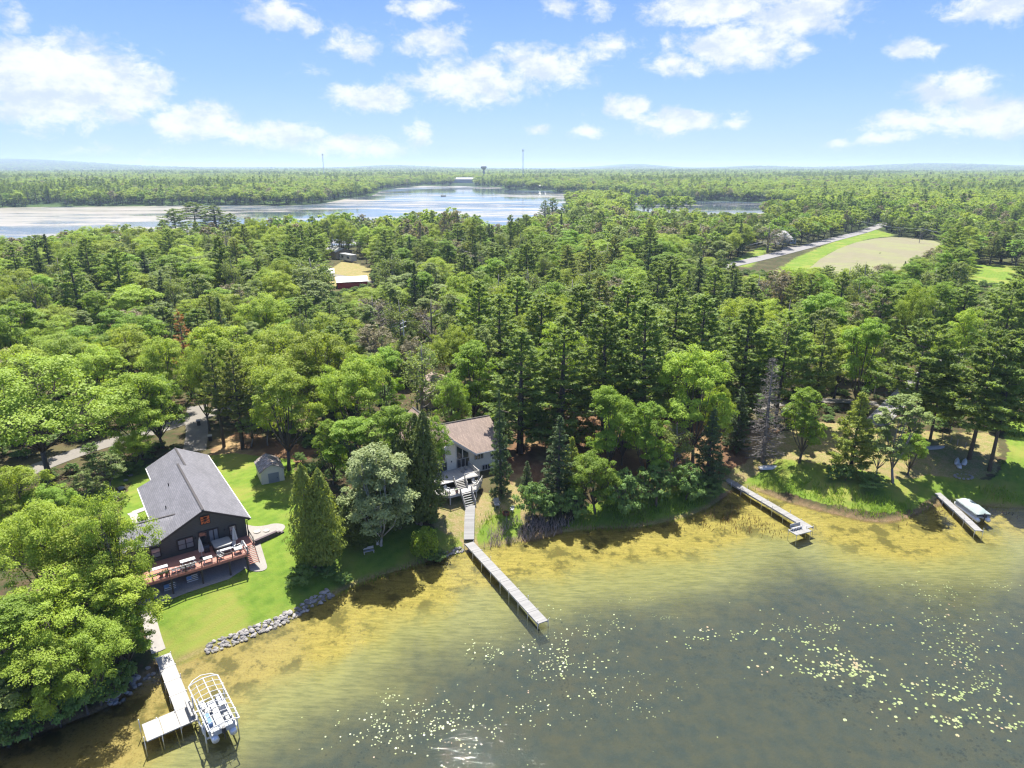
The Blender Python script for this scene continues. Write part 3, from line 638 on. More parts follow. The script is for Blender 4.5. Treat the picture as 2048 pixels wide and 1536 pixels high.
FIELD, t, out = newmat('ploughed_field'); b = t.node('ShaderNodeBsdfPrincipled'); t.l.new(b.outputs[0], out.inputs[0]); pos = t.node('ShaderNodeNewGeometry').outputs['Position']
wv = t.node('ShaderNodeTexWave'); t.l.new(t.mapping(pos, rot=(0, 0, R(-62))), wv.inputs[0]); wv.inputs['Scale'].default_value = .095; wv.inputs['Distortion'].default_value = 2.5; wv.inputs['Detail'].default_value = 4
c = t.mix(t.ramp(wv.outputs[1], .2, .8), (.20, .172, .105), (.125, .122, .06)); c = t.mix(t.ramp(t.noise(pos, .05, 5, .65), .42, .62), c, (.17, .175, .07)); t.l.new(c, b.inputs['Base Color']); b.inputs['Roughness'].default_value = 1
TIMB = plain('dark_timber', (.075, .055, .06), .8, .3, 4)
# ------------------------------------------------------------------ built things
def atg(px, py, up=0.0):
    z = 2.5
    for _ in range(6):
        p = at(px, py, z + up); z = hz(p[0], p[1])
    return (p[0], p[1], z)
def shingle(name, c1, c2, sx=2.2, sy=5.5):
    m, t, out = newmat(name); b = t.node('ShaderNodeBsdfPrincipled'); t.l.new(b.outputs[0], out.inputs[0])
    tc = t.node('ShaderNodeTexCoord').outputs['Object']; br = t.node('ShaderNodeTexBrick')
    t.l.new(t.mapping(tc, rot=(0, 0, math.pi / 2)), br.inputs['Vector']); br.inputs['Scale'].default_value = 1; br.inputs['Brick Width'].default_value = .42; br.inputs['Row Height'].default_value = .16
    br.inputs['Mortar Size'].default_value = .012; br.inputs['Color1'].default_value = c1 + (1,); br.inputs['Color2'].default_value = c2 + (1,)
    br.inputs['Mortar'].default_value = tuple(x * .6 for x in c1) + (1,)
    n = t.noise(t.mapping(tc, scale=(1, .35, 1)), .8, 5, .65); c = t.mix(1.0, br.outputs['Color'], t.math('ADD', .6, t.math('MULTIPLY', n, .8)), 'MULTIPLY')
    c = t.mix(t.math('MULTIPLY', t.ramp(t.noise(tc, 9, 3), .5, .75), .3), c, c2)
    t.l.new(c, b.inputs['Base Color']); b.inputs['Roughness'].default_value = .75; t.l.new(t.bump(br.outputs['Fac'], .3, .02), b.inputs['Normal']); return m
def siding(name, col, pitch=.18):
    m, t, out = newmat(name); b = t.node('ShaderNodeBsdfPrincipled'); t.l.new(b.outputs[0], out.inputs[0])
    tc = t.node('ShaderNodeTexCoord').outputs['Object']; sp = t.node('ShaderNodeSeparateXYZ'); t.l.new(tc, sp.inputs[0])
    saw = t.math('FRACT', t.math('DIVIDE', sp.outputs[2], pitch)); ln = t.ramp(saw, .0, .14)
    n = t.noise(tc, 3, 4); c = t.mix(ln, tuple(x * .55 for x in col), col); c = t.mix(1.0, c, t.math('ADD', .85, t.math('MULTIPLY', n, .3)), 'MULTIPLY')
    t.l.new(c, b.inputs['Base Color']); b.inputs['Roughness'].default_value = .65; t.l.new(t.bump(saw, .35, .02), b.inputs['Normal']); return m
def boards(name, col, width=.14, axis=0, var=.25):
    m, t, out = newmat(name); b = t.node('ShaderNodeBsdfPrincipled'); t.l.new(b.outputs[0], out.inputs[0])
    tc = t.node('ShaderNodeTexCoord').outputs['Object']; sp = t.node('ShaderNodeSeparateXYZ'); t.l.new(tc, sp.inputs[0])
    q = t.math('DIVIDE', sp.outputs[axis], width); fr = t.math('FRACT', q); fl = t.math('FLOOR', q)
    wn = t.node('ShaderNodeTexWhiteNoise', noise_dimensions='1D'); t.l.new(fl, wn.inputs['W'])
    n = t.noise(tc, 7, 5); k = t.math('ADD', t.math('ADD', 1 - var, t.math('MULTIPLY', wn.outputs['Value'], var)), t.math('MULTIPLY', n, var))
    c = t.mix(1.0, col, k, 'MULTIPLY'); g = t.ramp(t.math('ABSOLUTE', t.math('SUBTRACT', fr, .5)), .44, .5)
    c = t.mix(t.math('MULTIPLY', g, .75), c, tuple(x * .18 for x in col)); t.l.new(c, b.inputs['Base Color']); b.inputs['Roughness'].default_value = .85; return m
def glass(name, col=(.02, .025, .03)):
    m, t, out = newmat(name); b = t.node('ShaderNodeBsdfPrincipled'); t.l.new(b.outputs[0], out.inputs[0]); b.inputs['Base Color'].default_value = col + (1,)
    b.inputs['Roughness'].default_value = .06; b.inputs['Specular IOR Level'].default_value = .8; return m
M_WHITE = plain('white_paint', (.46, .455, .44), .5, .08, 5); M_CREAM = siding('cream_siding', (.64, .60, .50)); M_DARKS = siding('dark_siding', (.060, .059, .052))
M_TRIM = plain('dark_trim', (.03, .024, .022), .6, .15); M_ROOF1 = shingle('grey_shingle', (.105, .103, .113), (.138, .134, .147)); M_ROOF2 = shingle('brown_shingle', (.175, .125, .098), (.245, .18, .14))
M_RED = boards('red_deck_boards', (.34, .155, .115), .12, 1, .2); M_REDP = plain('red_stained_wood', (.30, .12, .085), .7, .2, 5); M_GREYB = boards('grey_deck_boards', (.40, .385, .36), .13, 0); M_RAIL = plain('weathered_wood', (.36, .345, .315), .85, .15, 6)
M_GLASS = glass('window_glass'); M_GLASSP = glass('curtained_glass', (.20, .20, .20)); M_METAL = plain('aluminium', (.58, .59, .61), .35, .08, 5, metal=.35); M_BLACK = plain('black_plastic', (.022, .022, .024), .5, .2)
M_FAB = plain('pale_canvas', (.36, .37, .37), .8, .12, 3); M_GREYC = plain('grey_vinyl', (.26, .26, .25), .6, .1, 3); M_BLUE = plain('blue_vinyl', (.075, .16, .33), .5, .1, 4); M_ORNG = plain('orange_panel', (.66, .15, .035), .55, .1, 4)
M_DOCKA = boards('pale_dock_boards', (.30, .29, .27), .16, 0, .12); M_DOCKB = boards('weathered_dock_boards', (.215, .21, .20), .14, 0, .22); M_STONE = plain('field_stone', (.34, .315, .29), .9, .4, 3, bump=.4); M_STONED = plain('wet_stone', (.21, .195, .18), .7, .4, 3, bump=.4)
M_RUST = plain('rusty_steel', (.16, .06, .03), .8, .4, 9); M_REDM = plain('red_metal', (.42, .03, .03), .5, .15); M_TIN = plain('tin_roof', (.36, .36, .36), .4, .12, 2); M_POLE = plain('utility_pole_wood', (.24, .21, .18), .9, .2); M_TAN = siding('tan_siding', (.36, .27, .17))
M_MINT = plain('mint_canvas', (.25, .30, .275), .75, .12, 2.5)

def window(root, x0, x1, z0, z1, y, n=1, frame=M_TRIM, pane=M_GLASS, fw=.07, grid=False, top=None, d=.10):
    """window on a wall facing -y; top = z of the upper right corner when the head slopes"""
    f = MB(); zt = z1 if top is None else top
    f.bar((x0, y, z0), (x1, y, z0), d, fw); f.bar((x0, y, z1), (x1, y, zt), d, fw)
    f.bar((x0, y, z0), (x0, y, z1), fw, d); f.bar((x1, y, z0), (x1, y, zt), fw, d)
    for i in range(1, n):
        x = x0 + (x1 - x0) * i / n; f.bar((x, y, z0), (x, y, z1 + (zt - z1) * i / n), fw, d)
    if grid: f.bar((x0, y - .01, (z0 + z1) / 2), (x1, y - .01, (z0 + z1) / 2), d * .6, .03)
    o = f.build('window', frame, root)
    MB().extr([(x0, y + .0, z0), (x1, y + .0, z0), (x1, y + .0, zt), (x0, y + .0, z1)], (0, .02, 0)).build('pane', pane, o)
    return o
def rail(root, pts, h, mp=M_RAIL, mr=M_RAIL, gap=.14, post=.09, every=1.5, bal=.03):
    r = MB()
    for a, b in zip(pts[:-1], pts[1:]):
        a, b = Vector(a), Vector(b); L = (b - a).length; up = Vector((0, 0, h))
        r.bar(a + up, b + up, .08, .05); r.bar(a + Vector((0, 0, .08)), b + Vector((0, 0, .08)), .04, .05)
        for i in range(1, int(L / gap)): q = a + (b - a) * i * gap / L; r.bar(q + Vector((0, 0, .08)), q + up, bal)
    rr = r.build('railing', mr, root)
    done = []
    for a, b in zip(pts[:-1], pts[1:]):
        a, b = Vector(a), Vector(b); k = max(1, round((b - a).length / every))
        for i in range(k + 1):
            q = a + (b - a) * i / k
            if any((q - e).length < .1 for e in done): continue
            done.append(q); MB().box((q.x, q.y, q.z + (h + .08) / 2), (post, post, h + .08)).build('post', mp, root)
def stairs(root, x0, x1, ya, za, yb, zb, n, mt, ms):
    s = MB()
    for x in (x0, x1): s.bar((x, ya, za - .08), (x, yb, zb - .08), .05, .18)
    o = s.build('stair_stringer', ms, root)
    for i in range(n):
        f = (i + .5) / n; MB().box(((x0 + x1) / 2, ya + (yb - ya) * f, za + (zb - za) * f), (x1 - x0 + .08, abs(yb - ya) / n * .8, .04)).build('stair_tread', mt, root)
def legs(root, spots, h, w, m, z0=0.0, name='leg'):
    for (x, y) in spots: MB().box((x, y, z0 + h / 2), (w, w, h)).build(name, m, root)
def chair(name, label, loc, rz, m, group=None, sc=1.0, cat='chair', frame=None):
    r = thing(name, label, cat, loc, rz, group); s = sc; fm = frame or m
    MB().box((0, 0, .30 * s), (.40 * s, .40 * s, .04)).build('seat', m, r)
    b = MB()
    for i in range(5): b.bar(((-.16 + .08 * i) * s, .20 * s, .32 * s), ((-.18 + .09 * i) * s, .30 * s, .72 * s), .06 * s, .02)
    b.build('backrest', m, r)
    legs(r, [(-.17 * s, -.17 * s), (.17 * s, -.17 * s), (-.17 * s, .17 * s), (.17 * s, .17 * s)], .28 * s, .04, fm)
    for x in (-.22, .22): MB().box((x * s, -.02 * s, .46 * s), (.06 * s, .40 * s, .03)).build('armrest', m, r)
    return r

# ---- dark grey lake house
RZ1 = R(34.8); O1 = (-29.8, 59.0)
def w1(x, y, z): return (O1[0] + x * math.cos(RZ1) - y * math.sin(RZ1), O1[1] + x * math.sin(RZ1) + y * math.cos(RZ1), z)
h1 = thing('lake_house', 'dark grey gabled lake house with shingled roof and orange gable panel', 'house', (O1[0], O1[1], 0), RZ1)
K = .506; YW = .7
b = MB(); b.extr([(-3.85, YW, .6), (3.85, YW, .6), (3.85, YW, 6.18), (0, YW, 8.12), (-3.85, YW, 6.18)], (0, 12.2, 0))
b.extr([(-2.3, 12.9, 1.5), (3.84, 12.9, 1.5), (3.84, 12.9, 6.15), (.75, 12.9, 7.75), (-2.3, 12.9, 6.15)], (0, 5.9, 0))
b.extr([(-7.0, YW + .004, .6), (-7.0, 5.2, .6), (-7.0, 5.2, 5.9), (-7.0, 2.95, 6.8), (-7.0, YW + .004, 5.9)], (3.3, 0, 0))
b.build('wall', M_DARKS, h1)
rf = MB()
def slope(b, pts): b.extr(pts, (0, 0, .14))
slope(rf, [(0, 0, 8.3), (4.15, 0, 8.3 - K * 4.15), (4.15, 13.1, 8.3 - K * 4.15), (0, 13.1, 8.3)]); slope(rf, [(0, 13.1, 8.3), (-4.15, 13.9, 8.3 - K * 4.15), (-4.15, 0, 8.3 - K * 4.15), (0, 0, 8.3)])
zb = 8.3 - K * .75
slope(rf, [(.75, 13.102, zb), (4.15, 13.102, 8.3 - K * 4.15), (4.15, 19.2, 8.3 - K * 4.15), (.75, 19.2, zb)]); slope(rf, [(.75, 19.2, zb), (-2.6, 19.2, zb - K * 3.35), (-2.6, 12.4, zb - K * 3.35), (.75, 12.4, zb)])
slope(rf, [(-1.9, 2.95, 7.2), (-7.3, 2.95, 7.2), (-7.3, .1, 6.02), (-4.1, .1, 6.02), (-1.9, 2.2, 7.0)]); slope(rf, [(-7.3, 2.95, 7.2), (-1.9, 2.95, 7.2), (-4.1, 5.6, 6.1), (-7.3, 5.6, 6.1)])
rfo = rf.build('roof', M_ROOF1, h1)
rc = MB(); rc.bar((0, 0, 8.46), (0, 13.1, 8.46), .22, .05); rc.bar((.75, 13.1, zb + .15), (.75, 19.2, zb + .15), .2, .05); rc.bar((-1.9, 2.95, 7.36), (-7.3, 2.95, 7.36), .2, .05); rc.build('ridge_cap', M_TRIM, rfo)
g = MB(); g.bar((4.2, 0, 6.2), (4.2, 19.2, 6.2), .13, .12); g.bar((-4.2, 0, 6.2), (-4.2, 13.9, 6.2), .12, .12); g.bar((-2.66, 13.9, 6.2), (-2.66, 19.2, 6.2), .12, .12); g.build('gutter', M_WHITE, h1)
g = MB()
for sx_ in (-1, 1): g.bar((0, -.03, 8.32), (sx_ * 4.15, -.03, 8.32 - K * 4.15), .05, .2)
g.build('fascia', M_TRIM, h1)
g = MB(); g.tube([(4.15, .1, 6.1), (3.95, .62, 5.8), (3.92, .64, 2.4)], .05, 6); g.build('downspout', M_TRIM, h1)
for (vx, vy) in ((-2.6, 5.2), (-1.6, 9.5)): MB().lathe([(.06, -.1), (.06, .3), (.02, .34)], (vx, vy, 8.42 - K * abs(vx)), 7).build('vent_pipe', M_BLACK, rfo)
pn = MB().box((.15, YW - .04, 7.05), (.86, .06, .84)).build('gable_panel', M_ORNG, h1)
st = MB()
for i in range(8): a = i * math.pi / 4 + .2; st.bar((.15, YW - .09, 7.0), (.15 + math.cos(a) * .40, YW - .09, 7.0 + math.sin(a) * .40), .05, .05)
for q in range(2): st.box((.15, YW - .085, 6.63 + .84 * q), (.94, .05, .06)); st.box((-.28 + .86 * q, YW - .085, 7.05), (.06, .05, .9))
st.lathe([(.10, -.05), (.2, 0), (.1, .05)], (.15, YW - .1, 7.28), 7); st.build('iron_star', M_TRIM, pn)
window(h1, -2.55, -1.15, 4.55, 5.65, YW - .05, 2, pane=M_GLASSP, grid=True, fw=.11); window(h1, 2.2, 2.85, 4.6, 5.65, YW - .05, 1, pane=M_GLASSP, grid=True, fw=.10); window(h1, -4.9, -4.1, 4.5, 5.5, YW - .05, 1, pane=M_GLASSP, grid=True, fw=.10)
dr = MB(); 
for x in (-.62, .28, .72, 1.16): dr.box((x, YW - .05, 4.95), (.09, .12, 1.75))
dr.box((.27, YW - .05, 5.85), (1.9, .12, .1)); dr = dr.build('sliding_door', M_TRIM, h1)
MB().box((.73, YW - .03, 4.95), (.86, .03, 1.66)).build('pane', M_GLASSP, dr); MB().box((-.17, YW - .03, 4.95), (.84, .03, 1.66)).build('screen', M_GLASS, dr)
for x in (-.95, 1.75): MB().lathe([(.05, 0), (.07, .08), (.03, .2)], (x, YW - .1, 5.35), 6).build('wall_lamp', M_BLACK, h1)
DZ = 4.1
dk = MB().box((-1.9, -1.1, DZ - .04), (9.8, 3.5, .08)).build('deck', M_RED, h1)
MB().box((-1.9, -2.9, DZ - .14), (9.8, .08, .24)).build('deck_fascia', M_REDP, dk)
legs(h1, [(-6.5, -2.7), (-3.9, -2.7), (-1.3, -2.7), (1.2, -2.7), (2.85, -2.7)], 2.2, .14, M_TRIM, DZ - 2.3, 'deck_post')
rail(h1, [(-6.75, -2.85, DZ), (2.95, -2.85, DZ)], .62, M_TRIM, M_TRIM, gap=.5, every=1.38, bal=.012); rail(h1, [(2.97, -2.85, DZ), (2.97, -1.4, DZ)], .62, M_WHITE, M_WHITE, gap=.3, bal=.02)
MB().box((3.45, -.3, DZ - .04), (.96, 1.9, .08)).build('stair_landing', M_RED, h1)
stairs(h1, 3.05, 3.95, -1.25, DZ, -2.75, 2.75, 11, M_REDP, M_TRIM)
rail(h1, [(3.95, .5, DZ), (3.95, -1.2, DZ)], .62, M_TRIM, M_TRIM, gap=.35, bal=.015)
# furniture on the red deck
t_ = thing('hot_tub', 'grey covered hot tub on the red deck by the sliding door', 'hot tub', w1(1.15, -.55, DZ), RZ1)
hp = [(-.62, -.8), (.62, -.8), (.8, -.62), (.8, .62), (.62, .8), (-.62, .8), (-.8, .62), (-.8, -.62)]
MB().prism(hp, 0, .62).build('tub_shell', M_TRIM, t_); MB().prism([(x * 1.04, y * 1.04) for x, y in hp], .621, .74).build('cover', M_GREYC, t_); MB().box((0, -.84, .3), (1.0, .3, .28)).build('step', M_GREYC, t_)
def closed_umbrella(label, x, y):
    u = thing('patio_umbrella', label, 'umbrella', w1(x, y, DZ), RZ1, 'closed umbrellas on the red deck')
    MB().lathe([(.26, 0), (.26, .06), (.08, .10)], n=12).build('base', M_BLACK, u); MB().tube([(0, 0, .08), (0, 0, 2.1)], .028, 6).build('pole', M_RAIL, u)
    c_ = MB(); n = 12; pr_ = [(.05, 2.06), (.13, 1.85), (.20, 1.4), (.27, .85), (.25, .72)]; vs = []; fs = []
    for r_, z in pr_:
        for k in range(n): a = 2 * math.pi * k / n; q = r_ * (1 if k % 2 else .62); vs.append((q * math.cos(a), q * math.sin(a), z))
    for i in range(len(pr_) - 1):
        for k in range(n): fs.append((i * n + k, i * n + (k + 1) % n, (i + 1) * n + (k + 1) % n, (i + 1) * n + k))
    fs.append(tuple(range(n))); c_.add(vs, fs); c_.build('canopy', M_FAB, u); MB().lathe([(.03, 0), (.045, .06), (.01, .12)], (0, 0, 2.08), 6).build('finial', M_RAIL, u)
closed_umbrella('closed white umbrella in the middle of the red deck', -.85, -1.2); closed_umbrella('closed white umbrella beside the hot tub near the stairs', 2.35, -.8)
def picnic(label, x, y, rz=0):
    p_ = thing('picnic_table', label, 'table', w1(x, y, DZ), RZ1 + rz)
    MB().box((0, 0, .54), (1.3, .52, .05)).build('table_top', M_WHITE, p_)
    for s in (-1, 1): MB().box((0, s * .52, .32), (1.3, .2, .04)).build('bench_seat', M_WHITE, p_)
    for x_ in (-.48, .48):
        l_ = MB(); 
        for s in (-1, 1): l_.bar((x_, s * .1, .52), (x_, s * .5, 0), .06)
        l_.bar((x_, -.55, .29), (x_, .55, .29), .05); l_.build('leg', M_WHITE, p_)
picnic('white picnic table on the red deck under the double window', -2.2, -1.75)
def table(name, label, x, y, lx, ly, m, h=.5):
    p_ = thing(name, label, 'table', w1(x, y, DZ), RZ1); MB().box((0, 0, h), (lx, ly, .05)).build('table_top', m, p_)
    legs(p_, [(sx_ * (lx / 2 - .06), sy_ * (ly / 2 - .06)) for sx_ in (-1, 1) for sy_ in (-1, 1)], h - .02, .05, M_RAIL)
table('deck_table', 'small pale table at the middle of the deck railing', -.55, -2.35, .8, .5, M_FAB); table('long_table', 'long white side table against the hot tub', 1.1, -1.75, 1.3, .34, M_WHITE); table('square_table', 'square pale table at the stair end of the red deck', 2.25, -2.2, .7, .6, M_FAB); table('buffet_table', 'long cream table at the oak end of the red deck', -4.7, -1.6, 1.6, .5, M_FAB)
for i, lb in enumerate(['pale deck chair at the railing, nearest the oak', 'pale deck chair at the railing, second from the oak', 'pale deck chair at the railing, middle of the row of five', 'pale deck chair at the railing, fourth from the oak', 'pale deck chair at the railing, closest to the deck table']):
    chair('deck_chair', lb, w1(-3.55 + .42 * i, -2.35, DZ), RZ1 + math.pi, M_FAB, 'row of deck chairs along the railing', .85)
chair('lounge_chair', 'dark folding chair at the deck railing before the hot tub', w1(.6, -2.35, DZ), RZ1 + .5, M_GREYC, sc=1.05); chair('round_chair', 'white armchair between the hot tub and the umbrella', w1(1.95, -1.35, DZ), RZ1 - .6, M_WHITE, sc=1.1); chair('corner_chair', 'white chair by the square table at the stairs', w1(2.6, -1.6, DZ), RZ1 - 1.2, M_WHITE)
gr = thing('grill', 'black barbecue grill on the deck beside the sliding door', 'grill', w1(-.25, -.35, DZ), RZ1)
MB().box((0, 0, .3), (.5, .36, .45)).build('cabinet', M_BLACK, gr); MB().extr([(-.28, -.2, .54), (-.28, .2, .54), (-.28, .14, .74), (-.28, -.08, .74)], (.56, 0, 0)).build('lid', M_BLACK, gr); legs(gr, [(-.2, -.14), (.2, -.14), (-.2, .14), (.2, .14)], .1, .05, M_BLACK)
for i, (x, y, lb) in enumerate([(-4.6, -2.45, 'terracotta planter at the oak end of the deck railing'), (-4.15, -2.5, 'terracotta planter between the oak end planter and the chair row')]):
    p_ = thing('planter', lb, 'planter', w1(x, y, DZ), 0, 'planters on the red deck'); MB().lathe([(.12, 0), (.18, .28), (.15, .28), (.14, .2)], n=10).build('pot', M_REDP, p_)
    q_ = MB(); [q_.bar((random.uniform(-.1, .1), random.uniform(-.1, .1), .2), (random.uniform(-.25, .25), random.uniform(-.25, .25), random.uniform(.35, .6)), .05, .02) for _ in range(30)]; q_.build('leaves', FM['bush'], p_)
def flag(label, px, py):
    p = atg(px, py); f_ = thing('flag_panel', label, 'flag panel', p, RZ1, 'wooden flag panels under the deck'); s = MB()
    for i in range(4): s.box((0, .25 * (.09 + .16 * i), .09 + .16 * i), (1.0, .03, .075), rx=-.25)
    s.build('white_stripes', M_WHITE, f_); s = MB()
    for i in range(3): s.box((0, .25 * (.17 + .16 * i), .17 + .16 * i), (1.0, .03, .075), rx=-.25)
    s.build('dark_stripes', M_TRIM, f_); MB().box((-.28, .085, .46), (.44, .035, .32), rx=-.25).build('canton', M_BLUE, f_)
flag('striped wooden flag panel under the middle of the deck', 386, 1163); flag('striped wooden flag panel under the deck close to the oak', 341, 1180)
# gravel beds, timber wall, stepping stones
ring = [(2.6, -2.2), (3.2, -3.2), (4.5, -3.4), (4.7, -2.2), (4.35, -.2), (4.8, 1.0), (6.6, 1.7), (7.9, 2.0), (8.3, 3.0), (7.4, 3.8), (6.3, 3.8), (5.3, 4.2), (4.3, 5.6), (3.7, 5.2), (3.7, .5)]
patch('gravel_bed', [w1(x, y, 0) for x, y in ring], GRAVEL, .05, sm=2)
patch('gravel_strip', [w1(x, y, 0) for x, y in [(-5.5, -3.3), (3.0, -3.1), (3.0, .6), (-5.5, .6)]], GRAVEL, .045, sm=1)
ribbon('side_path', [w1(-5.2, 14.6, 0), w1(-5.0, 13.8, 0), w1(-4.9, 10, 0), w1(-4.9, 6, 0)], .8, PAVE, .05)
ribbon('entry_paving', [w1(-3.2, 14.9, 0), w1(-5.3, 14.3, 0)], .9, PAVE, .055)
a, c_ = w1(4.3, .8, 0), w1(7.7, 1.75, 0); tw = thing('retaining_wall', 'low dark timber retaining wall in the gravel bed by the stairs', 'garden wall', (a[0], a[1], hz(a[0], a[1])), math.atan2(c_[1] - a[1], c_[0] - a[0])); L = math.dist(a[:2], c_[:2])
for i in range(3): MB().box((L / 2 - i * .12, .02 * i, .08 + .165 * i), (L - i * .5, .3, .16)).build('timber', TIMB, tw)
for i, (px, py, lb) in enumerate([(514, 1064, 'round stepping stone in the gravel bed, next to the house wall'), (533, 1062, 'oval stepping stone in the middle of the gravel bed'), (552, 1066, 'small stepping stone by the tip of the gravel bed')]):
    p = atg(px, py); s_ = MB(); s_.lathe([(.02, .03), (.38 - .06 * i, .05), (.42 - .06 * i, .0)][::-1], n=12); tag(s_.build('stepping_stone', PAVE, None, (p[0], p[1], p[2] + .06)), lb, 'stone', 'stepping stones in the gravel bed')
# ---- shed
sp = atg(547, 965); sh = thing('garden_shed', 'small beige shed with mottled brown roof and grey door on the lawn', 'shed', (sp[0], sp[1], sp[2]), R(29))
M_BEIGE = plain('beige_paint', (.74, .63, .46), .6, .12, 5)
MB().extr([(-1.35, 0, -.3), (1.35, 0, -.3), (1.35, 0, 1.55), (.75, 0, 1.98), (0, 0, 2.3), (-.75, 0, 1.98), (-1.35, 0, 1.55)], (0, 3.6, 0)).build('wall', M_BEIGE, sh)
r_ = MB(); pf = [(-1.5, 1.5), (-.78, 2.03), (0, 2.38), (.78, 2.03), (1.5, 1.5)]
for (xa, za), (xb, zb_) in zip(pf[:-1], pf[1:]): r_.extr([(xa, -.15, za), (xb, -.15, zb_), (xb, 3.75, zb_), (xa, 3.75, za)], (0, 0, .07))
m_, t, out = newmat('mottled_shingle'); bs = t.node('ShaderNodeBsdfPrincipled'); t.l.new(bs.outputs[0], out.inputs[0]); tc = t.node('ShaderNodeTexCoord').outputs['Object']
t.l.new(t.mix(t.ramp(t.noise(t.mapping(tc, scale=(.6, 2.2, 1)), 2.6, 5, .7), .42, .6), (.16, .12, .095), (.37, .33, .30)), bs.inputs['Base Color']); bs.inputs['Roughness'].default_value = .9
r_.build('roof', m_, sh); d_ = MB().box((.1, -.03, .62), (1.25, .06, 1.3)).build('door', M_GREYC, sh); MB().box((.5, -.08, .6), (.05, .05, .14)).build('handle', M_BLACK, d_)
# ---- wheelie bins on the drive
for px, py, lb in [(398, 851, 'dark green wheeled bin standing on the drive'), (421, 882, 'black wheeled bin in the shade at the drive edge')]:
    p = atg(px, py); b_ = thing('wheelie_bin', lb, 'bin', p, .4, 'wheeled bins by the drive'); MB().add([(-.2, -.24, .08), (.2, -.24, .08), (.2, .24, .08), (-.2, .24, .08), (-.26, -.3, .8), (.26, -.3, .8), (.26, .3, .8), (-.26, .3, .8)], [(0, 3, 2, 1), (4, 5, 6, 7), (0, 1, 5, 4), (1, 2, 6, 5), (2, 3, 7, 6), (3, 0, 4, 7)]).build('bin_body', M_BLACK, b_)
    MB().box((0, 0, .84), (.58, .68, .07), rx=.06).build('lid', M_GREYC, b_)
    for s in (-1, 1): MB().tube([(s * .2, .26, .1), (s * .26, .26, .1)], .1, 10).build('wheel', M_BLACK, b_)
ribbon('driveway', [atg(395, 812), atg(392, 840), atg(395, 868), atg(388, 905)], 3.0, DIRT, .05); ribbon('gravel_lane', [atg(40, 950), atg(120, 918), atg(200, 890), atg(290, 868), atg(380, 838), atg(450, 818), atg(560, 800)], 3.4, DIRT, .045)
ribbon('wood_lane', [atg(1750, 850), atg(1850, 745), atg(1930, 705), atg(2060, 720), atg(2200, 745)], 3.2, ASPH, .05); ribbon('back_lane', [atg(1460, 830), atg(1560, 805), atg(1660, 800), atg(1760, 808)], 2.2, DIRT, .05)
ribbon('shore_path', [atg(318, 1305), atg(306, 1270), atg(293, 1215), atg(285, 1190)], 1.1, PAVE, .05); ribbon('garden_path', [atg(148, 1016), atg(190, 1008), atg(225, 1000), atg(240, 985)], .7, PAVE, .06)
# ---- cream prow house
RZ2 = R(28.7); O2 = (-5.0, 79.0)
def w2(x, y, z): return (O2[0] + x * math.cos(RZ2) - y * math.sin(RZ2), O2[1] + x * math.sin(RZ2) + y * math.cos(RZ2), z)
h2 = thing('cream_house', 'cream lakefront house with brown shingle roof and tall gable windows', 'house', (O2[0], O2[1], 0), RZ2)
b = MB(); b.extr([(0.002, .0, 1.4), (4.3, .0, 1.4), (4.3, .0, 5.72), (4.3, 4.4, 8.2), (4.3, 8.8, 5.72), (4.3, 8.8, 1.4)][:3] + [(.002, .0, 5.72)], (0, 8.8, 0))
b.extr([(4.3, 0.3, 5.7), (4.3, 8.5, 5.7), (4.3, 4.4, 8.15)], (-4, 0, 0)); b.extr([(-6.2, -.1, 1.4), (0, -.1, 1.4), (0, -.1, 5.72), (-3.1, -.1, 8.2), (-6.2, -.1, 5.72)], (0, 12, 0)); b.build('wall', M_CREAM, h2)
rf = MB(); zr = 8.4; ze = 5.62
slope(rf, [(-3.1, 4.4, zr), (4.65, 4.4, zr), (4.65, -.4, ze), (.32, -.4, ze)]); slope(rf, [(4.65, 4.4, zr), (-3.1, 4.4, zr), (.32, 9.2, ze), (4.65, 9.2, ze)])
slope(rf, [(-3.1, -1.15, zr), (-3.1, 4.4, zr), (.32, -.4, ze), (.32, -.7, ze)][::-1]); slope(rf, [(-3.1, -1.15, zr), (-6.5, -.7, ze), (-6.5, 12.3, ze), (-3.1, 12.3, zr)][::-1]); slope(rf, [(-3.1, 4.4, zr), (-3.1, 12.3, zr), (.32, 12.3, ze), (.32, 9.2, ze)][::-1])
r2 = rf.build('roof', M_ROOF2, h2); rc = MB(); rc.bar((-3.1, 4.4, zr + .15), (4.65, 4.4, zr + .15), .22, .05); rc.bar((-3.1, -1.1, zr + .15), (-3.1, 12.3, zr + .15), .22, .05); rc.build('ridge_cap', M_TRIM, r2)
g = MB(); g.bar((-3.1, -1.17, zr + .03), (.34, -.72, ze + .03), .06, .22); g.bar((-3.1, -1.17, zr + .03), (-6.5, -.72, ze + .03), .06, .22); g.bar((.34, -.42, ze + .02), (4.65, -.42, ze + .02), .08, .14); g.build('fascia', M_WHITE, h2)
yw = -.15
window(h2, -2.25, -.55, 5.35, 7.3, yw, 2, M_WHITE, M_GLASS, .09, top=6.0); window(h2, -5.4, -3.7, 5.35, 6.3, yw, 2, M_WHITE, M_GLASS, .09, top=7.3)
for x0 in (-2.25, -5.3):
    o = MB(); [o.box((x0 + .05 + .57 * i, yw, 4.78), (.07, .1, 1.2)) for i in range(4)]; o.box((x0 + .9, yw, 5.36), (1.8, .1, .07)); o = o.build('patio_door', M_RAIL, h2); MB().box((x0 + .9, yw + .02, 4.78), (1.7, .02, 1.15)).build('pane', M_GLASS, o)
for x0, z0 in ((.35, 4.75), (2.55, 4.75), (1.35, 3.1)): window(h2, x0, x0 + 1.15, z0, z0 + .68, -.05, 3, M_RAIL, M_GLASS, .08)
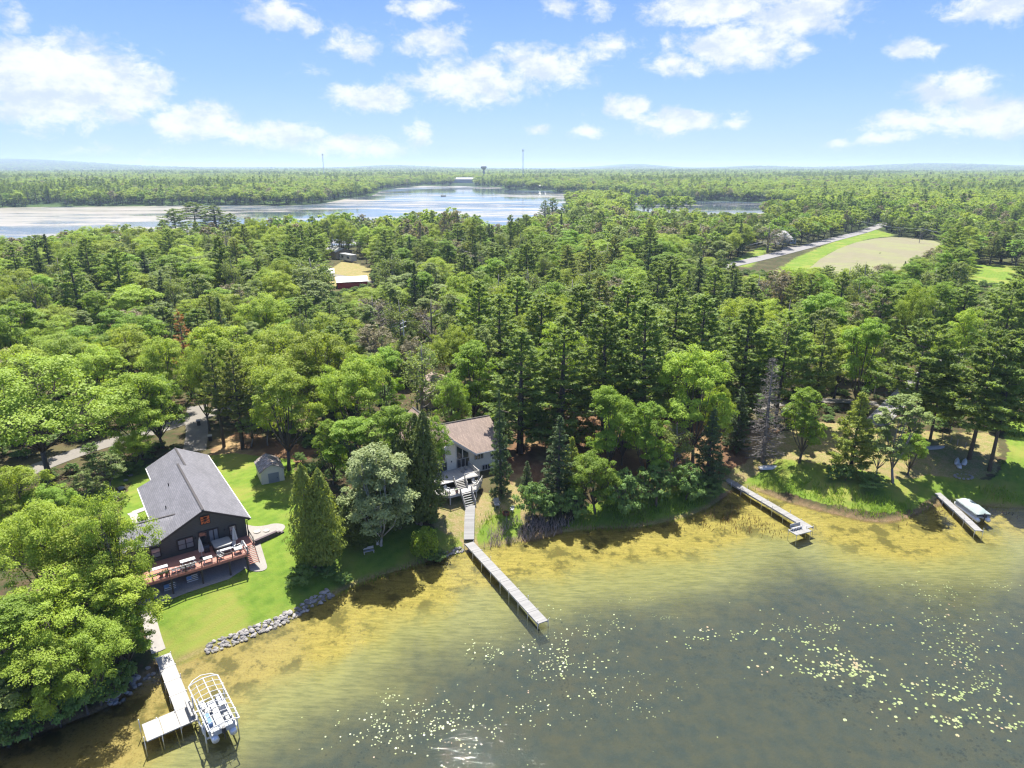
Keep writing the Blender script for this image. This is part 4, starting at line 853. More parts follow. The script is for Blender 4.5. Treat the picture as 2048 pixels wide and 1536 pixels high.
for x_ in (-2.95,): MB().lathe([(.05, 0), (.08, .08), (.03, .2)], (x_, yw - .1, 5.2), 6).build('wall_lamp', M_BLACK, h2)
MB().box((-3.4, -1.7, 4.1), (5.6, 3.2, .1)).build('upper_deck', M_GREYB, h2)
low = [(-.3, -3.35), (-1.85, -5.15), (-5.4, -5.15), (-7.0, -3.7), (-7.0, -1.2), (-6.25, -1.0), (-6.25, -3.3)]
MB().prism(low, 3.28, 3.38).build('lower_deck', M_GREYB, h2); MB().prism([(x * 1.0, y) for x, y in [(-.28, -3.36), (-1.84, -5.18), (-5.41, -5.18), (-7.03, -3.72), (-6.9, -3.75), (-5.36, -5.1), (-1.9, -5.1), (-.36, -3.38)]], 3.1, 3.27).build('deck_fascia', M_RAIL, h2)
legs(h2, [(-1.9, -5.0), (-5.3, -5.0), (-6.85, -3.6), (-.55, -3.45)], 1.5, .12, M_RAIL, 1.85, 'deck_post')
rail(h2, [(-.62, -.2, 4.15), (-.62, -3.25, 4.15), (-2.5, -3.25, 4.15)], .62); rail(h2, [(-.32, -3.4, 3.38), (-1.87, -5.12, 3.38), (-2.6, -5.12, 3.38)], .62); rail(h2, [(-4.05, -5.12, 3.38), (-5.38, -5.12, 3.38), (-6.97, -3.7, 3.38), (-6.97, -1.3, 3.38)], .62)
stairs(h2, -3.95, -2.55, -3.3, 4.1, -4.1, 3.42, 5, M_RAIL, M_RAIL); gz = hz(*w2(-3.3, -6.3, 0)[:2]); stairs(h2, -4.0, -2.65, -5.15, 3.36, -6.3, gz + .12, 6, M_RAIL, M_RAIL)
for x_ in (-4.02, -2.62): rail(h2, [(x_, -5.2, 3.36), (x_, -6.3, gz + .12)], .6, every=1.0); rail(h2, [(x_, -3.3, 4.1), (x_, -4.1, 3.42)], .6, every=.9)
sk = [w2(x, y, 0) for x, y in [(-5.6, -5.9), (-4.3, -5.9)]]
chair('patio_chair', 'dark metal chair by the patio door on the upper deck', w2(-1.4, -1.0, 4.15), RZ2 + 2.6, M_GREYC, 'dark chairs on the upper grey deck', .9); chair('patio_chair', 'dark metal chair at the railing corner of the upper deck', w2(-2.0, -1.5, 4.15), RZ2 + .4, M_GREYC, 'dark chairs on the upper grey deck', .9)
chair('adirondack_chair', 'white low chair on the lower deck under the railing', w2(-1.6, -3.9, 3.38), RZ2 + .2, M_WHITE); chair('tan_chair', 'tan low chair at the angled corner of the lower deck', w2(-.95, -3.9, 3.38), RZ2 - .6, M_DOCKA); chair('sun_chair', 'cream reclining chair on the lower deck left of the steps', w2(-5.3, -4.2, 3.38), RZ2 + .5, M_FAB, sc=1.15)
p_ = thing('deck_planter', 'brown barrel planter at the lower deck railing', 'planter', w2(-4.35, -4.85, 3.38), 0); MB().lathe([(.16, 0), (.2, .2), (.17, .4)], n=10).build('barrel', M_REDP, p_); MB().lathe([(.15, .38), (.2, .5), (.05, .6)], n=7).build('leaves', FM['bush'], p_)
# tan house glimpsed behind
p = atg(893, 812); hb_ = thing('tan_house', 'tan house half hidden in the trees behind the cream house', 'house', p, R(24)); MB().extr([(-3, 0, -.5), (3, 0, -.5), (3, 0, 2.4), (0, 0, 3.6), (-3, 0, 2.4)], (0, 7, 0)).build('wall', M_TAN, hb_)
r_ = MB(); slope(r_, [(0, -.3, 3.65), (3.3, -.3, 2.35), (3.3, 7.3, 2.35), (0, 7.3, 3.65)]); slope(r_, [(0, 7.3, 3.65), (-3.3, 7.3, 2.35), (-3.3, -.3, 2.35), (0, -.3, 3.65)]); r_.build('roof', M_ROOF2, hb_); window(hb_, .4, 1.6, .9, 1.9, -.04, 2)
# ---- fire pits and loose things
def firepit(name, label, p, r, m):
    f_ = thing(name, label, 'fire pit', p); MB().lathe([(r, 0), (r, .28), (r * .8, .28), (r * .8, .1), (.02, .1)], n=14).build('ring', m, f_)
    q_ = MB(); [q_.bar((random.uniform(-r, r) * .6, random.uniform(-r, r) * .6, .14), (random.uniform(-r, r) * .6, random.uniform(-r, r) * .6, .2), .07) for _ in range(6)]; q_.build('charred_logs', M_BLACK, f_)
firepit('fire_pit', 'rusty steel fire pit on the grass beside the boardwalk', atg(1012, 1030), .42, M_RUST)
chair('garden_chair', 'dark garden chair on the grass near the rusty fire pit', atg(994, 1016), .3, M_GREYC, sc=1.5); chair('low_chair', 'white low seat beyond the rusty fire pit', atg(1024, 1024), -.5, M_FAB, sc=.9)
f_ = thing('fire_ring', 'ring of dark stones on the lawn by the covered pontoon boat', 'fire ring', atg(1926, 958))
for i in range(13): a = i / 13 * 6.283; MB().lathe([(.1, 0), (.2, .08), (.14, .2), (.03, .24)], (1.1 * math.cos(a), .7 * math.sin(a), -.03), 6).build('ring_stone', M_STONED, f_)
def hull(name, label, p, rz, L, W, m, group=None, cat='rowboat'):
    h_ = thing(name, label, cat, p, rz, group); n = 9; vs = []; fs = []
    for i in range(n):
        s = i / (n - 1); wv = W / 2 * (1 - abs(2 * s - 1) ** 2.6 * (.95 if s > .5 else .25)); hv = .38 * (1 - .35 * abs(2 * s - 1) ** 2)
        for (u, v) in ((-1, 0), (-.85, .6), (-.4, .97), (0, 1), (.4, .97), (.85, .6), (1, 0)): vs.append(((s - .5) * L, u * wv, v * hv))
    for i in range(n - 1):
        for k in range(6): a = i * 7 + k; fs.append((a, a + 1, a + 8, a + 7))
    fs.append(tuple(range(6, -1, -1))); fs.append(tuple((n - 1) * 7 + k for k in range(7)))
    MB().add(vs, fs).build('hull', m, h_, smooth=True); MB().bar((-L * .45, 0, .37), (L * .42, 0, .36), .05, .05).build('keel', m, h_)
hull('rowboat', 'white rowboat lying upside down on the grass near the dead spruce', atg(1536, 940), R(6), 2.6, 1.0, M_WHITE)
for px, py, rz, lb in [(1917, 931, 1.15, 'white upturned kayak leaning closest to the fire ring'), (1914, 924, .95, 'white upturned kayak on the outer side of the three'), (1929, 925, .9, 'white upturned kayak against the pine trunk')]: hull('kayak', lb, atg(px, py), rz, 2.1, .6, M_WHITE, 'white kayaks by the pine', 'kayak')
hull('canoe', 'grey canoe upside down in the pine shade', atg(1866, 897), R(10), 3.6, .8, M_GREYC, cat='canoe')
for i, (px, py) in enumerate([(1884, 876), (1901, 885), (1914, 891), (1930, 897)]): 
    p = atg(px, py); f_ = thing('fence_post', ['weathered fence post farthest from the pines', 'weathered fence post, second along toward the pine', 'weathered fence post, third along toward the pine', 'weathered fence post standing at the pine trunk'][i], 'fence post', p, .2, 'old fence posts on the right lawn'); MB().tube([(0, 0, -.2), (0, 0, .85)], .06, 7).build('post', M_POLE, f_); MB().lathe([(.07, 0), (.05, .04)], (0, 0, .85), 7).build('cap', M_POLE, f_)
# ---- docks
def dock(name, label, path, width, mat, posts=True, step=2.0, zoff=None, cat='dock', side=()):
    P = [Vector(q) for q in path]; r = thing(name, label, cat, tuple(P[0])); o = P[0]
    for a, b in zip(P[:-1], P[1:]):
        L = (b - a).length; k = max(1, round(L / 2.0)); d = (b - a).normalized(); rz = math.atan2(d.y, d.x); nrm = Vector((-d.y, d.x, 0))
        for i in range(k):
            s0 = a + (b - a) * i / k; s1 = a + (b - a) * (i + 1) / k; c = (s0 + s1) / 2 - o
            q = MB().box((0, 0, 0), (L / k - .035, width, .09)).build('dock_section', mat, r, tuple(c), rz); q.rotation_euler = (0, -math.atan2((s1 - s0).z, (s1 - s0).xy.length), rz)
        f = MB()
        for s in (-1, 1): f.bar(a - o + nrm * s * (width / 2 - .05) + Vector((0, 0, -.1)), b - o + nrm * s * (width / 2 - .05) + Vector((0, 0, -.1)), .06, .12)
        f.build('dock_frame', M_RAIL, r)
        if posts:
            for i in range(k + 1):
                q = a + (b - a) * i / k - o
                for s in (-1, 1):
                    e = q + nrm * s * (width / 2 + .03); MB().tube([(e.x, e.y, -1.8), (e.x, e.y, .12 + (.25 if (i + s) % 3 == 0 else 0))], .03, 6).build('post', M_METAL, r)
    return r
dA = dock('pale_dock', 'broad pale L-shaped dock beside the boat lift', [at(326, 1311, .55), at(379, 1447, .55)], 1.15, M_DOCKA)
p0, p1 = Vector(at(379, 1447, .55)), Vector(at(326, 1311, .55)); dd = (p0 - p1).normalized(); nn = Vector((dd.y, -dd.x, 0))
o = Vector(at(326, 1311, .55)); e0 = Vector(at(381, 1432, .55)) ; 
for i in range(2):
    c = p0 - dd * 1.0 + nn * (.60 + 1.14 * i + .56) - o; MB().box((0, 0, 0), (1.95, 1.11, .09)).build('dock_section', M_DOCKA, dA, tuple(c + Vector((0, 0, .003))), math.atan2(dd.y, dd.x))
    for s in (-1, 1): e = c + dd * s * 1.0 + nn * .7; MB().tube([(e.x, e.y, -1.8), (e.x, e.y, .55 if i else .1)], .035, 6).build('post', M_METAL, dA)
bn = thing('dock_bench', 'pale bench along the lift side of the pale dock', 'bench', tuple(p0 - dd * 1.1 - nn * .38 + Vector((0, 0, .05))), math.atan2(dd.y, dd.x)); MB().box((0, 0, .3), (1.7, .36, .05)).build('seat', M_DOCKA, bn); MB().box((0, -.19, .5), (1.7, .04, .28)).build('backrest', M_DOCKA, bn); legs(bn, [(-.75, -.12), (.75, -.12), (-.75, .12), (.75, .12)], .28, .05, M_RAIL)
bz = lambda px, py, up: (lambda p: (p[0], p[1], p[2] + up))(atg(px, py))
dB = dock('boardwalk', 'grey plank boardwalk running from the house steps to the water', [(*w2(-3.3, -6.25, 0)[:2], gz + .16), bz(939, 1045, .2), bz(938, 1086, .3)], 1.15, M_DOCKB, posts=False)
dock('long_dock', 'long straight grey plank dock reaching into the open lake', [at(938, 1086, .62), at(1010, 1163, .55), at(1086, 1245, .55)], 1.05, M_DOCKB)
dC = dock('grey_dock', 'narrow grey dock with a bench platform at its end', [at(1450, 957, .6), at(1530, 1003, .55), at(1620, 1056, .55)], 1.0, M_DOCKB)
q0 = Vector(at(1620, 1056, .55)); dv = (Vector(at(1590, 1064, .55)) - q0).normalized(); oC = Vector(at(1450, 957, .6)); cC = q0 + dv * 1.55 - oC
MB().box((0, 0, 0), (2.3, 1.3, .09)).build('dock_section', M_DOCKB, dC, tuple(cC + Vector((0, 0, .003))), math.atan2(dv.y, dv.x))
for s in (-1, 1):
    for k in (-1, 1): e = cC + dv * s * 1.05 + Vector((-dv.y, dv.x, 0)) * k * .6; MB().tube([(e.x, e.y, -1.8), (e.x, e.y, .1)], .03, 6).build('post', M_METAL, dC)
bk = thing('slatted_bench', 'slatted bench at the end of the narrow grey dock', 'bench', tuple(q0 + dv * 1.75 + Vector((0, 0, .05))), math.atan2(dv.y, dv.x)); MB().box((0, -.42, .28), (1.5, .34, .05)).build('seat', M_GREYC, bk); MB().box((0, -.6, .5), (1.5, .05, .32)).build('backrest', M_GREYC, bk); legs(bk, [(-.65, -.3), (.65, -.3), (-.65, -.5), (.65, -.5)], .26, .05, M_RAIL)
for i in range(4): tag(MB().lathe([(.07, 0), (.10, .05), (.10, .3), (.04, .36)], n=8).build('fender', M_WHITE, None, tuple(q0 + dv * (1.1 + .4 * i) + Vector((-dv.y, dv.x, 0)) * -.25 + Vector((0, 0, .05)))), 'white boat fender standing on the bench platform of the grey dock', 'fender', 'white fenders on the grey dock')
dock('short_dock', 'short narrow dock alongside the covered pontoon boat', [at(1872, 984, .6), at(1915, 1022, .55), at(1958, 1062, .55)], .85, M_DOCKB)
# ---- pontoon boats
def pontoon(name, label, p, rz, L, W, cover=None):
    b_ = thing(name, label, 'pontoon boat', p, rz)
    for s in (-1, 1): MB().tube([(-L / 2, s * W * .36, .02), (L / 2 - .7, s * W * .36, .02), (L / 2 - .25, s * W * .36, .08), (L / 2 - .02, s * W * .36, .2)], [.26, .26, .2, .05], 12).build('pontoon_tube', M_METAL, b_, smooth=True)
    MB().box((-.1, 0, .33), (L - .5, W, .07)).build('deck', M_FAB, b_)
    f = MB(); x0, x1, y0 = -L / 2 + .2, L / 2 - .5, W / 2 - .04
    for a, c in (((x0, -y0), (x1, -y0)), ((x0, y0), (x1, y0)), ((x0, -y0), (x0, y0)), ((x1, -y0), (x1, y0))):
        for z in (.42, .78): f.bar((*a, z), (*c, z), .035)
        k = max(2, int(math.dist(a, c) / .7))
        for i in range(k + 1): q = (a[0] + (c[0] - a[0]) * i / k, a[1] + (c[1] - a[1]) * i / k); f.bar((*q, .36), (*q, .78), .035)
    f.build('fence_rail', M_METAL, b_); pm = MB()
    for s in (-1, 1): pm.box((-.15, s * (y0 - .005), .59), (L - .9, .015, .3))
    pm.build('side_panel', M_WHITE if cover else M_METAL, b_)
    mo = MB().add([(-.16, -.14, 0), (.16, -.14, 0), (.16, .14, 0), (-.16, .14, 0), (-.12, -.1, .42), (.10, -.1, .46), (.10, .1, .46), (-.12, .1, .42)], [(0, 3, 2, 1), (4, 5, 6, 7), (0, 1, 5, 4), (1, 2, 6, 5), (2, 3, 7, 6), (3, 0, 4, 7)]).box((0, 0, -.3), (.12, .08, .6)).build('outboard_motor', M_BLACK, b_, (-L / 2 - .06, 0, .5))
    if cover:
        n, mm = 14, 9; vs = []; fs = []
        for i in range(n):
            s = i / (n - 1); x = x0 - .1 + (x1 - x0 + .2) * s; hh = .30 + .34 * math.exp(-((s - .32) / .2) ** 2) + .1 * math.exp(-((s - .8) / .12) ** 2)
            for k in range(mm): u = k / (mm - 1) * 2 - 1; vs.append((x, u * (y0 + .06), .70 + hh * (1 - abs(u) ** 1.7) * (.4 if i in (0, n - 1) else 1) + .03 * math.sin(i * 2.3 + k)))
        for i in range(n - 1):
            for k in range(mm - 1): a = i * mm + k; fs.append((a, a + 1, a + mm + 1, a + mm))
        MB().add(vs, fs).build('cover', cover, b_, smooth=True)
    else:
        for (x, y, lx, ly, m) in ((1.3, .62, 1.0, .42, M_WHITE), (1.3, -.62, 1.0, .42, M_FAB), (-.4, .66, 1.2, .4, M_BLUE), (-1.75, -.1, .45, 1.5, M_FAB), (-.9, -.62, .8, .42, M_GREYC)):
            q = MB().box((0, 0, .16), (lx, ly, .3)).build('seat', m, b_, (x, y, .365)); MB().box((0, (ly / 2 - .05) * (1 if y > 0 else -1), .42), (lx, .1, .26)).build('backrest', M_FAB, q)
        q = MB().box((0, 0, .3), (.5, .5, .6)).build('console', M_WHITE, b_, (.25, -.6, .365)); MB().tube([(-.3, -.16, .62), (-.3, .16, .62)], .03, 6).build('steering_wheel', M_BLACK, q)
        MB().lathe([(.03, 0), (.03, .28), (.3, .29), (.3, .33)], n=14).build('table', M_DOCKA, b_, (.45, .35, .365)); MB().box((-.2, 0, .372), (2.6, .9, .008)).build('carpet', M_GREYC, b_)
    return b_
pA, pB = Vector(at(377, 1367, 2.3)), Vector(at(433, 1342, 2.3)); pA.z = pB.z = 0; ax = Vector((.61, -.79, 0)); cen = (pA + pB) / 2 + ax * 2.7
rzl = math.atan2(-ax.y, -ax.x)
pontoon('pontoon_boat', 'open silver pontoon boat with pale and blue seats in the boat lift', (cen.x + ax.x * .35, cen.y + ax.y * .35, .6), rzl, 4.2, 1.75)
lf = thing('boat_lift', 'white metal boat lift with bare arched canopy frame', 'boat lift', (cen.x, cen.y, 0), rzl); L, W = 5.5, 2.15
c_ = MB(); zc = 1.9
for s in (-1, 1): c_.tube([(-L / 2, s * W / 2, zc), (L / 2, s * W / 2, zc)], .05, 6)
c_.tube([(-L / 2, 0, zc + .26), (L / 2, 0, zc + .26)], .045, 6)
for s in (-.5, .5): c_.tube([(-L / 2 + .3, s * W * .55, zc + .2), (L / 2 - .3, s * W * .55, zc + .2)], .022, 5)
for i in range(10):
    x = -L / 2 + L * i / 9; c_.tube([(x, -W / 2, zc), (x, -W * .3, zc + .17), (x, 0, zc + .26), (x, W * .3, zc + .17), (x, W / 2, zc)], .028 if 0 < i < 9 else .045, 6)
c_.tube([(L / 2, -W / 2, zc), (L / 2 + .45, -W * .3, zc + .06), (L / 2 + .6, 0, zc + .13), (L / 2 + .45, W * .3, zc + .06), (L / 2, W / 2, zc)], .04, 6)
c_.build('canopy_frame', M_WHITE, lf)
for sx_ in (-1, 1):
    for s in (-1, 1): MB().tube([(sx_ * 1.6, s * (W / 2 + .05), -1.5), (sx_ * 1.6, s * (W / 2 + .05), zc)], .06, 6).build('post', M_METAL, lf)
c_ = MB()
for sx_ in (-1, 1): c_.bar((sx_ * 1.6, -W / 2, .35), (sx_ * 1.6, W / 2, .35), .1)
for s in (-1, 1): c_.bar((-1.7, s * .5, .45), (1.7, s * .5, .45), .12, .1); c_.bar((-1.6, s * W / 2, .3), (1.6, s * W / 2, .3), .09)
c_.build('cradle', M_METAL, lf); MB().lathe([(.34, -.03), (.38, 0), (.34, .03)], n=16).build('winch_wheel', M_METAL, lf).matrix_local = Matrix.Translation((-1.5, W / 2 + .16, 1.2)) @ Matrix.Rotation(math.pi / 2, 4, 'X')
q0, q1 = Vector(at(1921, 1003, .5)), Vector(at(1966, 1036, .5)); dq = q0 - q1
pontoon('covered_pontoon_boat', 'pontoon boat under a pale mint cover moored at the short dock', (*((q0 + q1) / 2).xy, .22), math.atan2(dq.y, dq.x), 4.5, 1.7, M_MINT)
# ---- posts, signs, statues on the shore lawn
p = atg(577, 1000)
for px, py, lb in [(738, 1108, 'grey wooden bench under the poplar on the shore lawn')]:
    b_ = thing('garden_bench', lb, 'bench', atg(px, py), .4); MB().box((0, 0, .3), (1.1, .34, .05)).build('seat', M_RAIL, b_); MB().box((0, .18, .55), (1.1, .05, .3)).build('backrest', M_RAIL, b_); legs(b_, [(-.5, -.12), (.5, -.12), (-.5, .12), (.5, .12)], .3, .06, M_RAIL)
p = atg(755, 1090); tag(MB().lathe([(.16, 0), (.12, .3), (.2, .5), (.14, .85), (.10, .95), (.12, 1.1), (.03, 1.2)], n=9).build('statue', M_WHITE, None, p), 'white garden statue under the poplar', 'statue')
# ---- utility poles and wires
def pole(label, p, h, arm=1.6, rz=0.0, m=M_POLE):
    u = thing('utility_pole', label, 'utility pole', p, rz, 'utility poles along the road'); MB().tube([(0, 0, -.5), (0, 0, h)], [.16, .10], 7).build('pole', m, u)
    for k in range(1 if arm < 2 else 2): MB().box((0, 0, h - .5 - .9 * k), (arm, .1, .12)).build('crossarm', m, u)
    for i in (-1, 0, 1): MB().lathe([(.05, 0), (.07, .06), (.03, .16)], (i * arm * .45, 0, h - .44), 6).build('insulator', M_WHITE, u)
    return Vector((p[0], p[1], p[2] + h - .35))
def wire(name, a, b, sag, label, r=.03, off=(0, 0, 0)):
    a, b = a + Vector(off), b + Vector(off); pts = [a.lerp(b, i / 12) - Vector((0, 0, sag * 4 * (i / 12) * (1 - i / 12))) for i in range(13)]
    return tag(MB().tube(pts, r, 4).build(name, M_METAL), label, 'power line', 'power lines between the poles')
pz = at(806, 640, 12.5); M_WPOLE = plain('pale_pole', (.62, .60, .57), .7, .1)
u1 = pole('pale utility pole with crossarms rising from the woods behind the cream house', (pz[0], pz[1], hz(pz[0], pz[1])), 12.5 - hz(pz[0], pz[1]), 2.2, R(70), M_WPOLE)
e1 = Vector(at(760, 655, 9.5)); e2 = Vector(at(900, 618, 11))
for i, o_ in enumerate([(-.3, .9, 0), (.3, -.9, 0), (0, 0, -1.4)]): wire('power_line', u1, e1, .25, ['wire from the pale pole down to the left, upper', 'wire from the pale pole down to the left, middle', 'wire from the pale pole down to the left, lowest'][i], .035, o_)
wire('power_line', u1, e2, .5, 'thin wire from the pale pole toward the tall pines', .02)
rp = [(1447, 520, 497, 'utility pole at the near end of the country road'), (1624, 480, 450, 'utility pole beside the white blossoming tree'), (1695, 463, 436, 'utility pole at the far bend of the country road'), (1838, 487, 457, 'utility pole standing alone in the ploughed field')]; tops = []
for px, pb, pt, lb in rp:
    p = atg(px, pb); d = pr(*p)[2]; tops.append(pole(lb, p, (pb - pt) / FPX * d * 1.02, 2.0 * d / 300 + .6, .8))
wire('power_line', tops[0], tops[1], 1.5, 'wire strung along the country road, near span', .06); wire('power_line', tops[1], tops[2], 1.2, 'wire strung along the country road, far span', .06); wire('power_line', tops[2], tops[3], 1.5, 'wire crossing the ploughed field to the lone pole', .06); wire('power_line', tops[3], Vector(at(2100, 475, 14)), 2, 'wire from the field pole off to the right', .06)
# ---- country road and ploughed field
ribbon('country_road', [atg(1300, 572), atg(1400, 545), atg(1480, 526), atg(1560, 507), atg(1650, 485), atg(1740, 459), atg(1775, 446)], 6.5, ASPH, .12, step=3)
patch('farm_field', [atg(*q) for q in [(1604, 548), (1652, 508), (1732, 479), (1800, 473), (1892, 485), (1866, 503), (1800, 545), (1720, 565)]], FIELD, .10, step=4, rings=24, sm=1)
patch('drive_apron', [atg(*q) for q in [(1560, 497), (1590, 490), (1605, 494), (1570, 503)]], DIRT, .11, step=2, sm=1)
ribbon('farm_drive', [atg(600, 552), atg(650, 548), atg(700, 556), atg(742, 566)], 4.0, DIRT, .08, step=1.5)
# ---- far and half-hidden buildings
def barn(name, label, px, py, W, Lh, wallh, rise, rz, mw, mr, cat='house', win=True):
    p = atg(px, py); r = thing(name, label, cat, p, rz); MB().extr([(-W / 2, -Lh / 2, -.5), (W / 2, -Lh / 2, -.5), (W / 2, -Lh / 2, wallh), (0, -Lh / 2, wallh + rise), (-W / 2, -Lh / 2, wallh)], (0, Lh, 0)).build('wall', mw, r); q = MB(); o = W * .06; k = rise / (W / 2)
    for s in (-1, 1):
        pts = [(0, -Lh / 2 - o, wallh + rise + .02), (s * (W / 2 + o), -Lh / 2 - o, wallh - k * o + .02), (s * (W / 2 + o), Lh / 2 + o, wallh - k * o + .02), (0, Lh / 2 + o, wallh + rise + .02)]
        q.extr(pts if s > 0 else pts[::-1], (0, 0, .2))
    q.build('roof', mr, r)
    if win:
        for x in (-W * .25, W * .25): window(r, x - W * .09, x + W * .09, wallh * .35, wallh * .75, -Lh / 2 - .03)
        d_ = MB().box((0, -Lh / 2 - .03, wallh * .38), (W * .13, .08, wallh * .76)).build('door', M_GREYC, r); MB().box((W * .045, -Lh / 2 - .1, wallh * .38), (.1, .08, .1)).build('handle', M_BLACK, d_)
    return r
barn('machine_shed', 'long low shed with dark grey roof beyond the white trailer', 668, 512, 7, 24, 3.0, 1.2, R(35), M_TAN, M_GREYC, 'shed')
p = atg(697, 523); tr_ = thing('camper_trailer', 'white camper trailer parked at the end of the long shed', 'trailer', p, R(-48)); MB().box((0, 0, 1.75), (9, 2.6, 2.4)).build('body', M_WHITE, tr_); MB().box((0, 0, 3.0), (9.1, 2.7, .12)).build('roof', M_TIN, tr_)
for x in (-1, .2): 
    for s in (-1, 1): MB().tube([(x, s * 1.1, .35), (x, s * 1.34, .35)], .36, 10).build('wheel', M_BLACK, tr_)
window(tr_, -3.2, -1.6, 1.5, 2.3, -1.32); window(tr_, 1.4, 3.0, 1.5, 2.3, -1.32)
barn('red_barn', 'red barn with white metal roof at the clearing edge', 704, 574, 5, 9, 2.0, 1.1, R(-72), M_REDM, M_TIN, 'barn'); barn('white_garage', 'white roofed outbuilding beside the red barn', 640, 560, 5, 9, 2.4, 1.0, R(-75), M_WHITE, M_TIN, 'garage'); barn('woods_house', 'grey roofed house among the trees beyond the camper', 908, 520, 9, 15, 3.2, 2.6, R(-80), M_TAN, M_ROOF1)
barn('white_farmhouse', 'white building at the road beside the blossoming tree', 1578, 486, 4, 5, 2.2, 1.4, R(20), M_WHITE, M_GREYC)
barn('far_lodge', 'wooden lodge with two grey roofs on the far left shore, left half', 72, 396, 14, 22, 4, 5, R(80), M_TAN, M_GREYC); barn('far_lodge', 'wooden lodge with two grey roofs on the far left shore, right half', 95, 396, 14, 20, 4, 5, R(60), M_TAN, M_ROOF2)
barn('long_school', 'long pale building on the far lake shore under the trees', 928, 366, 30, 80, 9, 3, R(88), M_WHITE, M_TIN, 'building')
for i, (px, py, lb) in enumerate([(1438, 400, 'white cottage on the far right shore, leftmost of the row'), (1465, 400, 'white cottage on the far right shore, second of the row'), (1500, 401, 'tan cottage on the far right shore, third of the row'), (1570, 396, 'white cottage on the far right shore among large trees'), (1592, 395, 'pale roofed cottage at the right end of the far shore row'), (1085, 379, 'tan cottage on the point below the tall mast')]): barn('shore_cottage', lb, px, py, 9, 13, 3.5, 3, R(75), M_WHITE if i % 3 else M_TAN, M_TIN if i % 2 else M_GREYC, 'cottage')
for i, (px, py, lb) in enumerate([(625, 558, 'silver car parked by the white outbuilding'), (640, 553, 'pale car parked on the farm drive'), (1590, 832, 'grey car glimpsed behind the round green tree')]):
    p = atg(px, py); c_ = thing('parked_car', lb, 'car', (p[0], p[1], p[2]), .5 + i, 'parked cars among the trees')
    MB().extr([(-2.0, -.8, .3), (2.0, -.8, .3), (2.0, -.8, .75), (1.1, -.8, .9), (-1.9, -.8, .95)], (0, 1.6, 0)).build('body', M_METAL, c_); MB().extr([(-1.5, -.7, .95), (1.0, -.7, .9), (.4, -.7, 1.4), (-1.1, -.7, 1.42)], (0, 1.4, 0)).build('cabin', M_GLASS, c_)
    for x in (-1.3, 1.3):
        for s in (-1, 1): MB().tube([(x, s * .72, .32), (x, s * .86, .32)], .32, 10).build('wheel', M_BLACK, c_)
def mast(name, label, px, pt, Y, w):
    x = (px - 1024) / FPX * Y * .99; zt = at(px, pt, 0); v = (768 - pt) / FPX; h = CAMH + Y * (-SP + v * CP) / (CP + v * SP); z0 = 2.0
    m_ = thing(name, label, 'radio mast', (x, Y, z0)); s = MB(); n = 26
    for k in range(3): a = 2.094 * k; s.bar((w * math.cos(a), w * math.sin(a), -1), (w * .35 * math.cos(a), w * .35 * math.sin(a), h - z0), w * .22)
    for i in range(n):
        z = (h - z0) * i / n; f = 1 - .65 * i / n; f2 = 1 - .65 * (i + 1) / n; zz = (h - z0) * (i + 1) / n
        for k in range(3): a, b_ = 2.094 * k, 2.094 * (k + 1); s.bar((w * f * math.cos(a), w * f * math.sin(a), z), (w * f2 * math.cos(b_), w * f2 * math.sin(b_), zz), w * .12)
    s.build('lattice', M_METAL, m_)
    for k in range(3): MB().box((w * 1.1 * math.cos(2.1 * k), w * 1.1 * math.sin(2.1 * k), h - z0 - 2), (w * .5, w * .5, 4)).build('antenna', M_WHITE, m_)
    MB().tube([(0, 0, h - z0 - 1), (0, 0, h - z0 + 2)], w * .15, 5).build('spike', M_METAL, m_)
mast('radio_mast', 'tall steel lattice radio mast behind the far lake', 1045, 299, 1500, 1.8); mast('cell_mast', 'shorter lattice mast on the left horizon', 661, 308, 2400, 2.2)
p = (-.0395 * 2100, 2100); wt = thing('water_tower', 'dark water tower above the trees on the horizon', 'water tower', (p[0], p[1], 2)); Y = 2100; v = (768 - 331) / FPX; ht = CAMH + Y * (-SP + v * CP) / (CP + v * SP) - 2
MB().lathe([(3.2, -1), (2.6, ht * .72), (3.4, ht * .76)], n=12).build('shaft', M_GREYC, wt); MB().lathe([(2.6, ht * .70), (8.2, ht * .82), (9.2, ht * .9), (7.5, ht * .97), (2, ht)], n=18).build('tank', M_GREYC, wt); MB().lathe([(.3, ht), (.3, ht + 3)], n=6).build('antenna', M_METAL, wt)
p = at(886, 392, .3); bt = thing('fishing_boat', 'tiny dark fishing boat on the far lake', 'boat', (p[0], p[1], .1), .2); MB().add([(-3, -1, 0), (2.4, -1, 0), (4, 0, .1), (2.4, 1, 0), (-3, 1, 0), (-3, -1.2, .9), (2.6, -1.2, .9), (4.6, 0, 1.1), (2.6, 1.2, .9), (-3, 1.2, .9)], [(4, 3, 2, 1, 0), (5, 6, 7, 8, 9), (0, 1, 6, 5), (1, 2, 7, 6), (2, 3, 8, 7), (3, 4, 9, 8), (4, 0, 5, 9)]).build('hull', M_TRIM, bt); MB().box((-2.8, 0, 1.2), (.6, .5, 1)).build('outboard_motor', M_BLACK, bt)
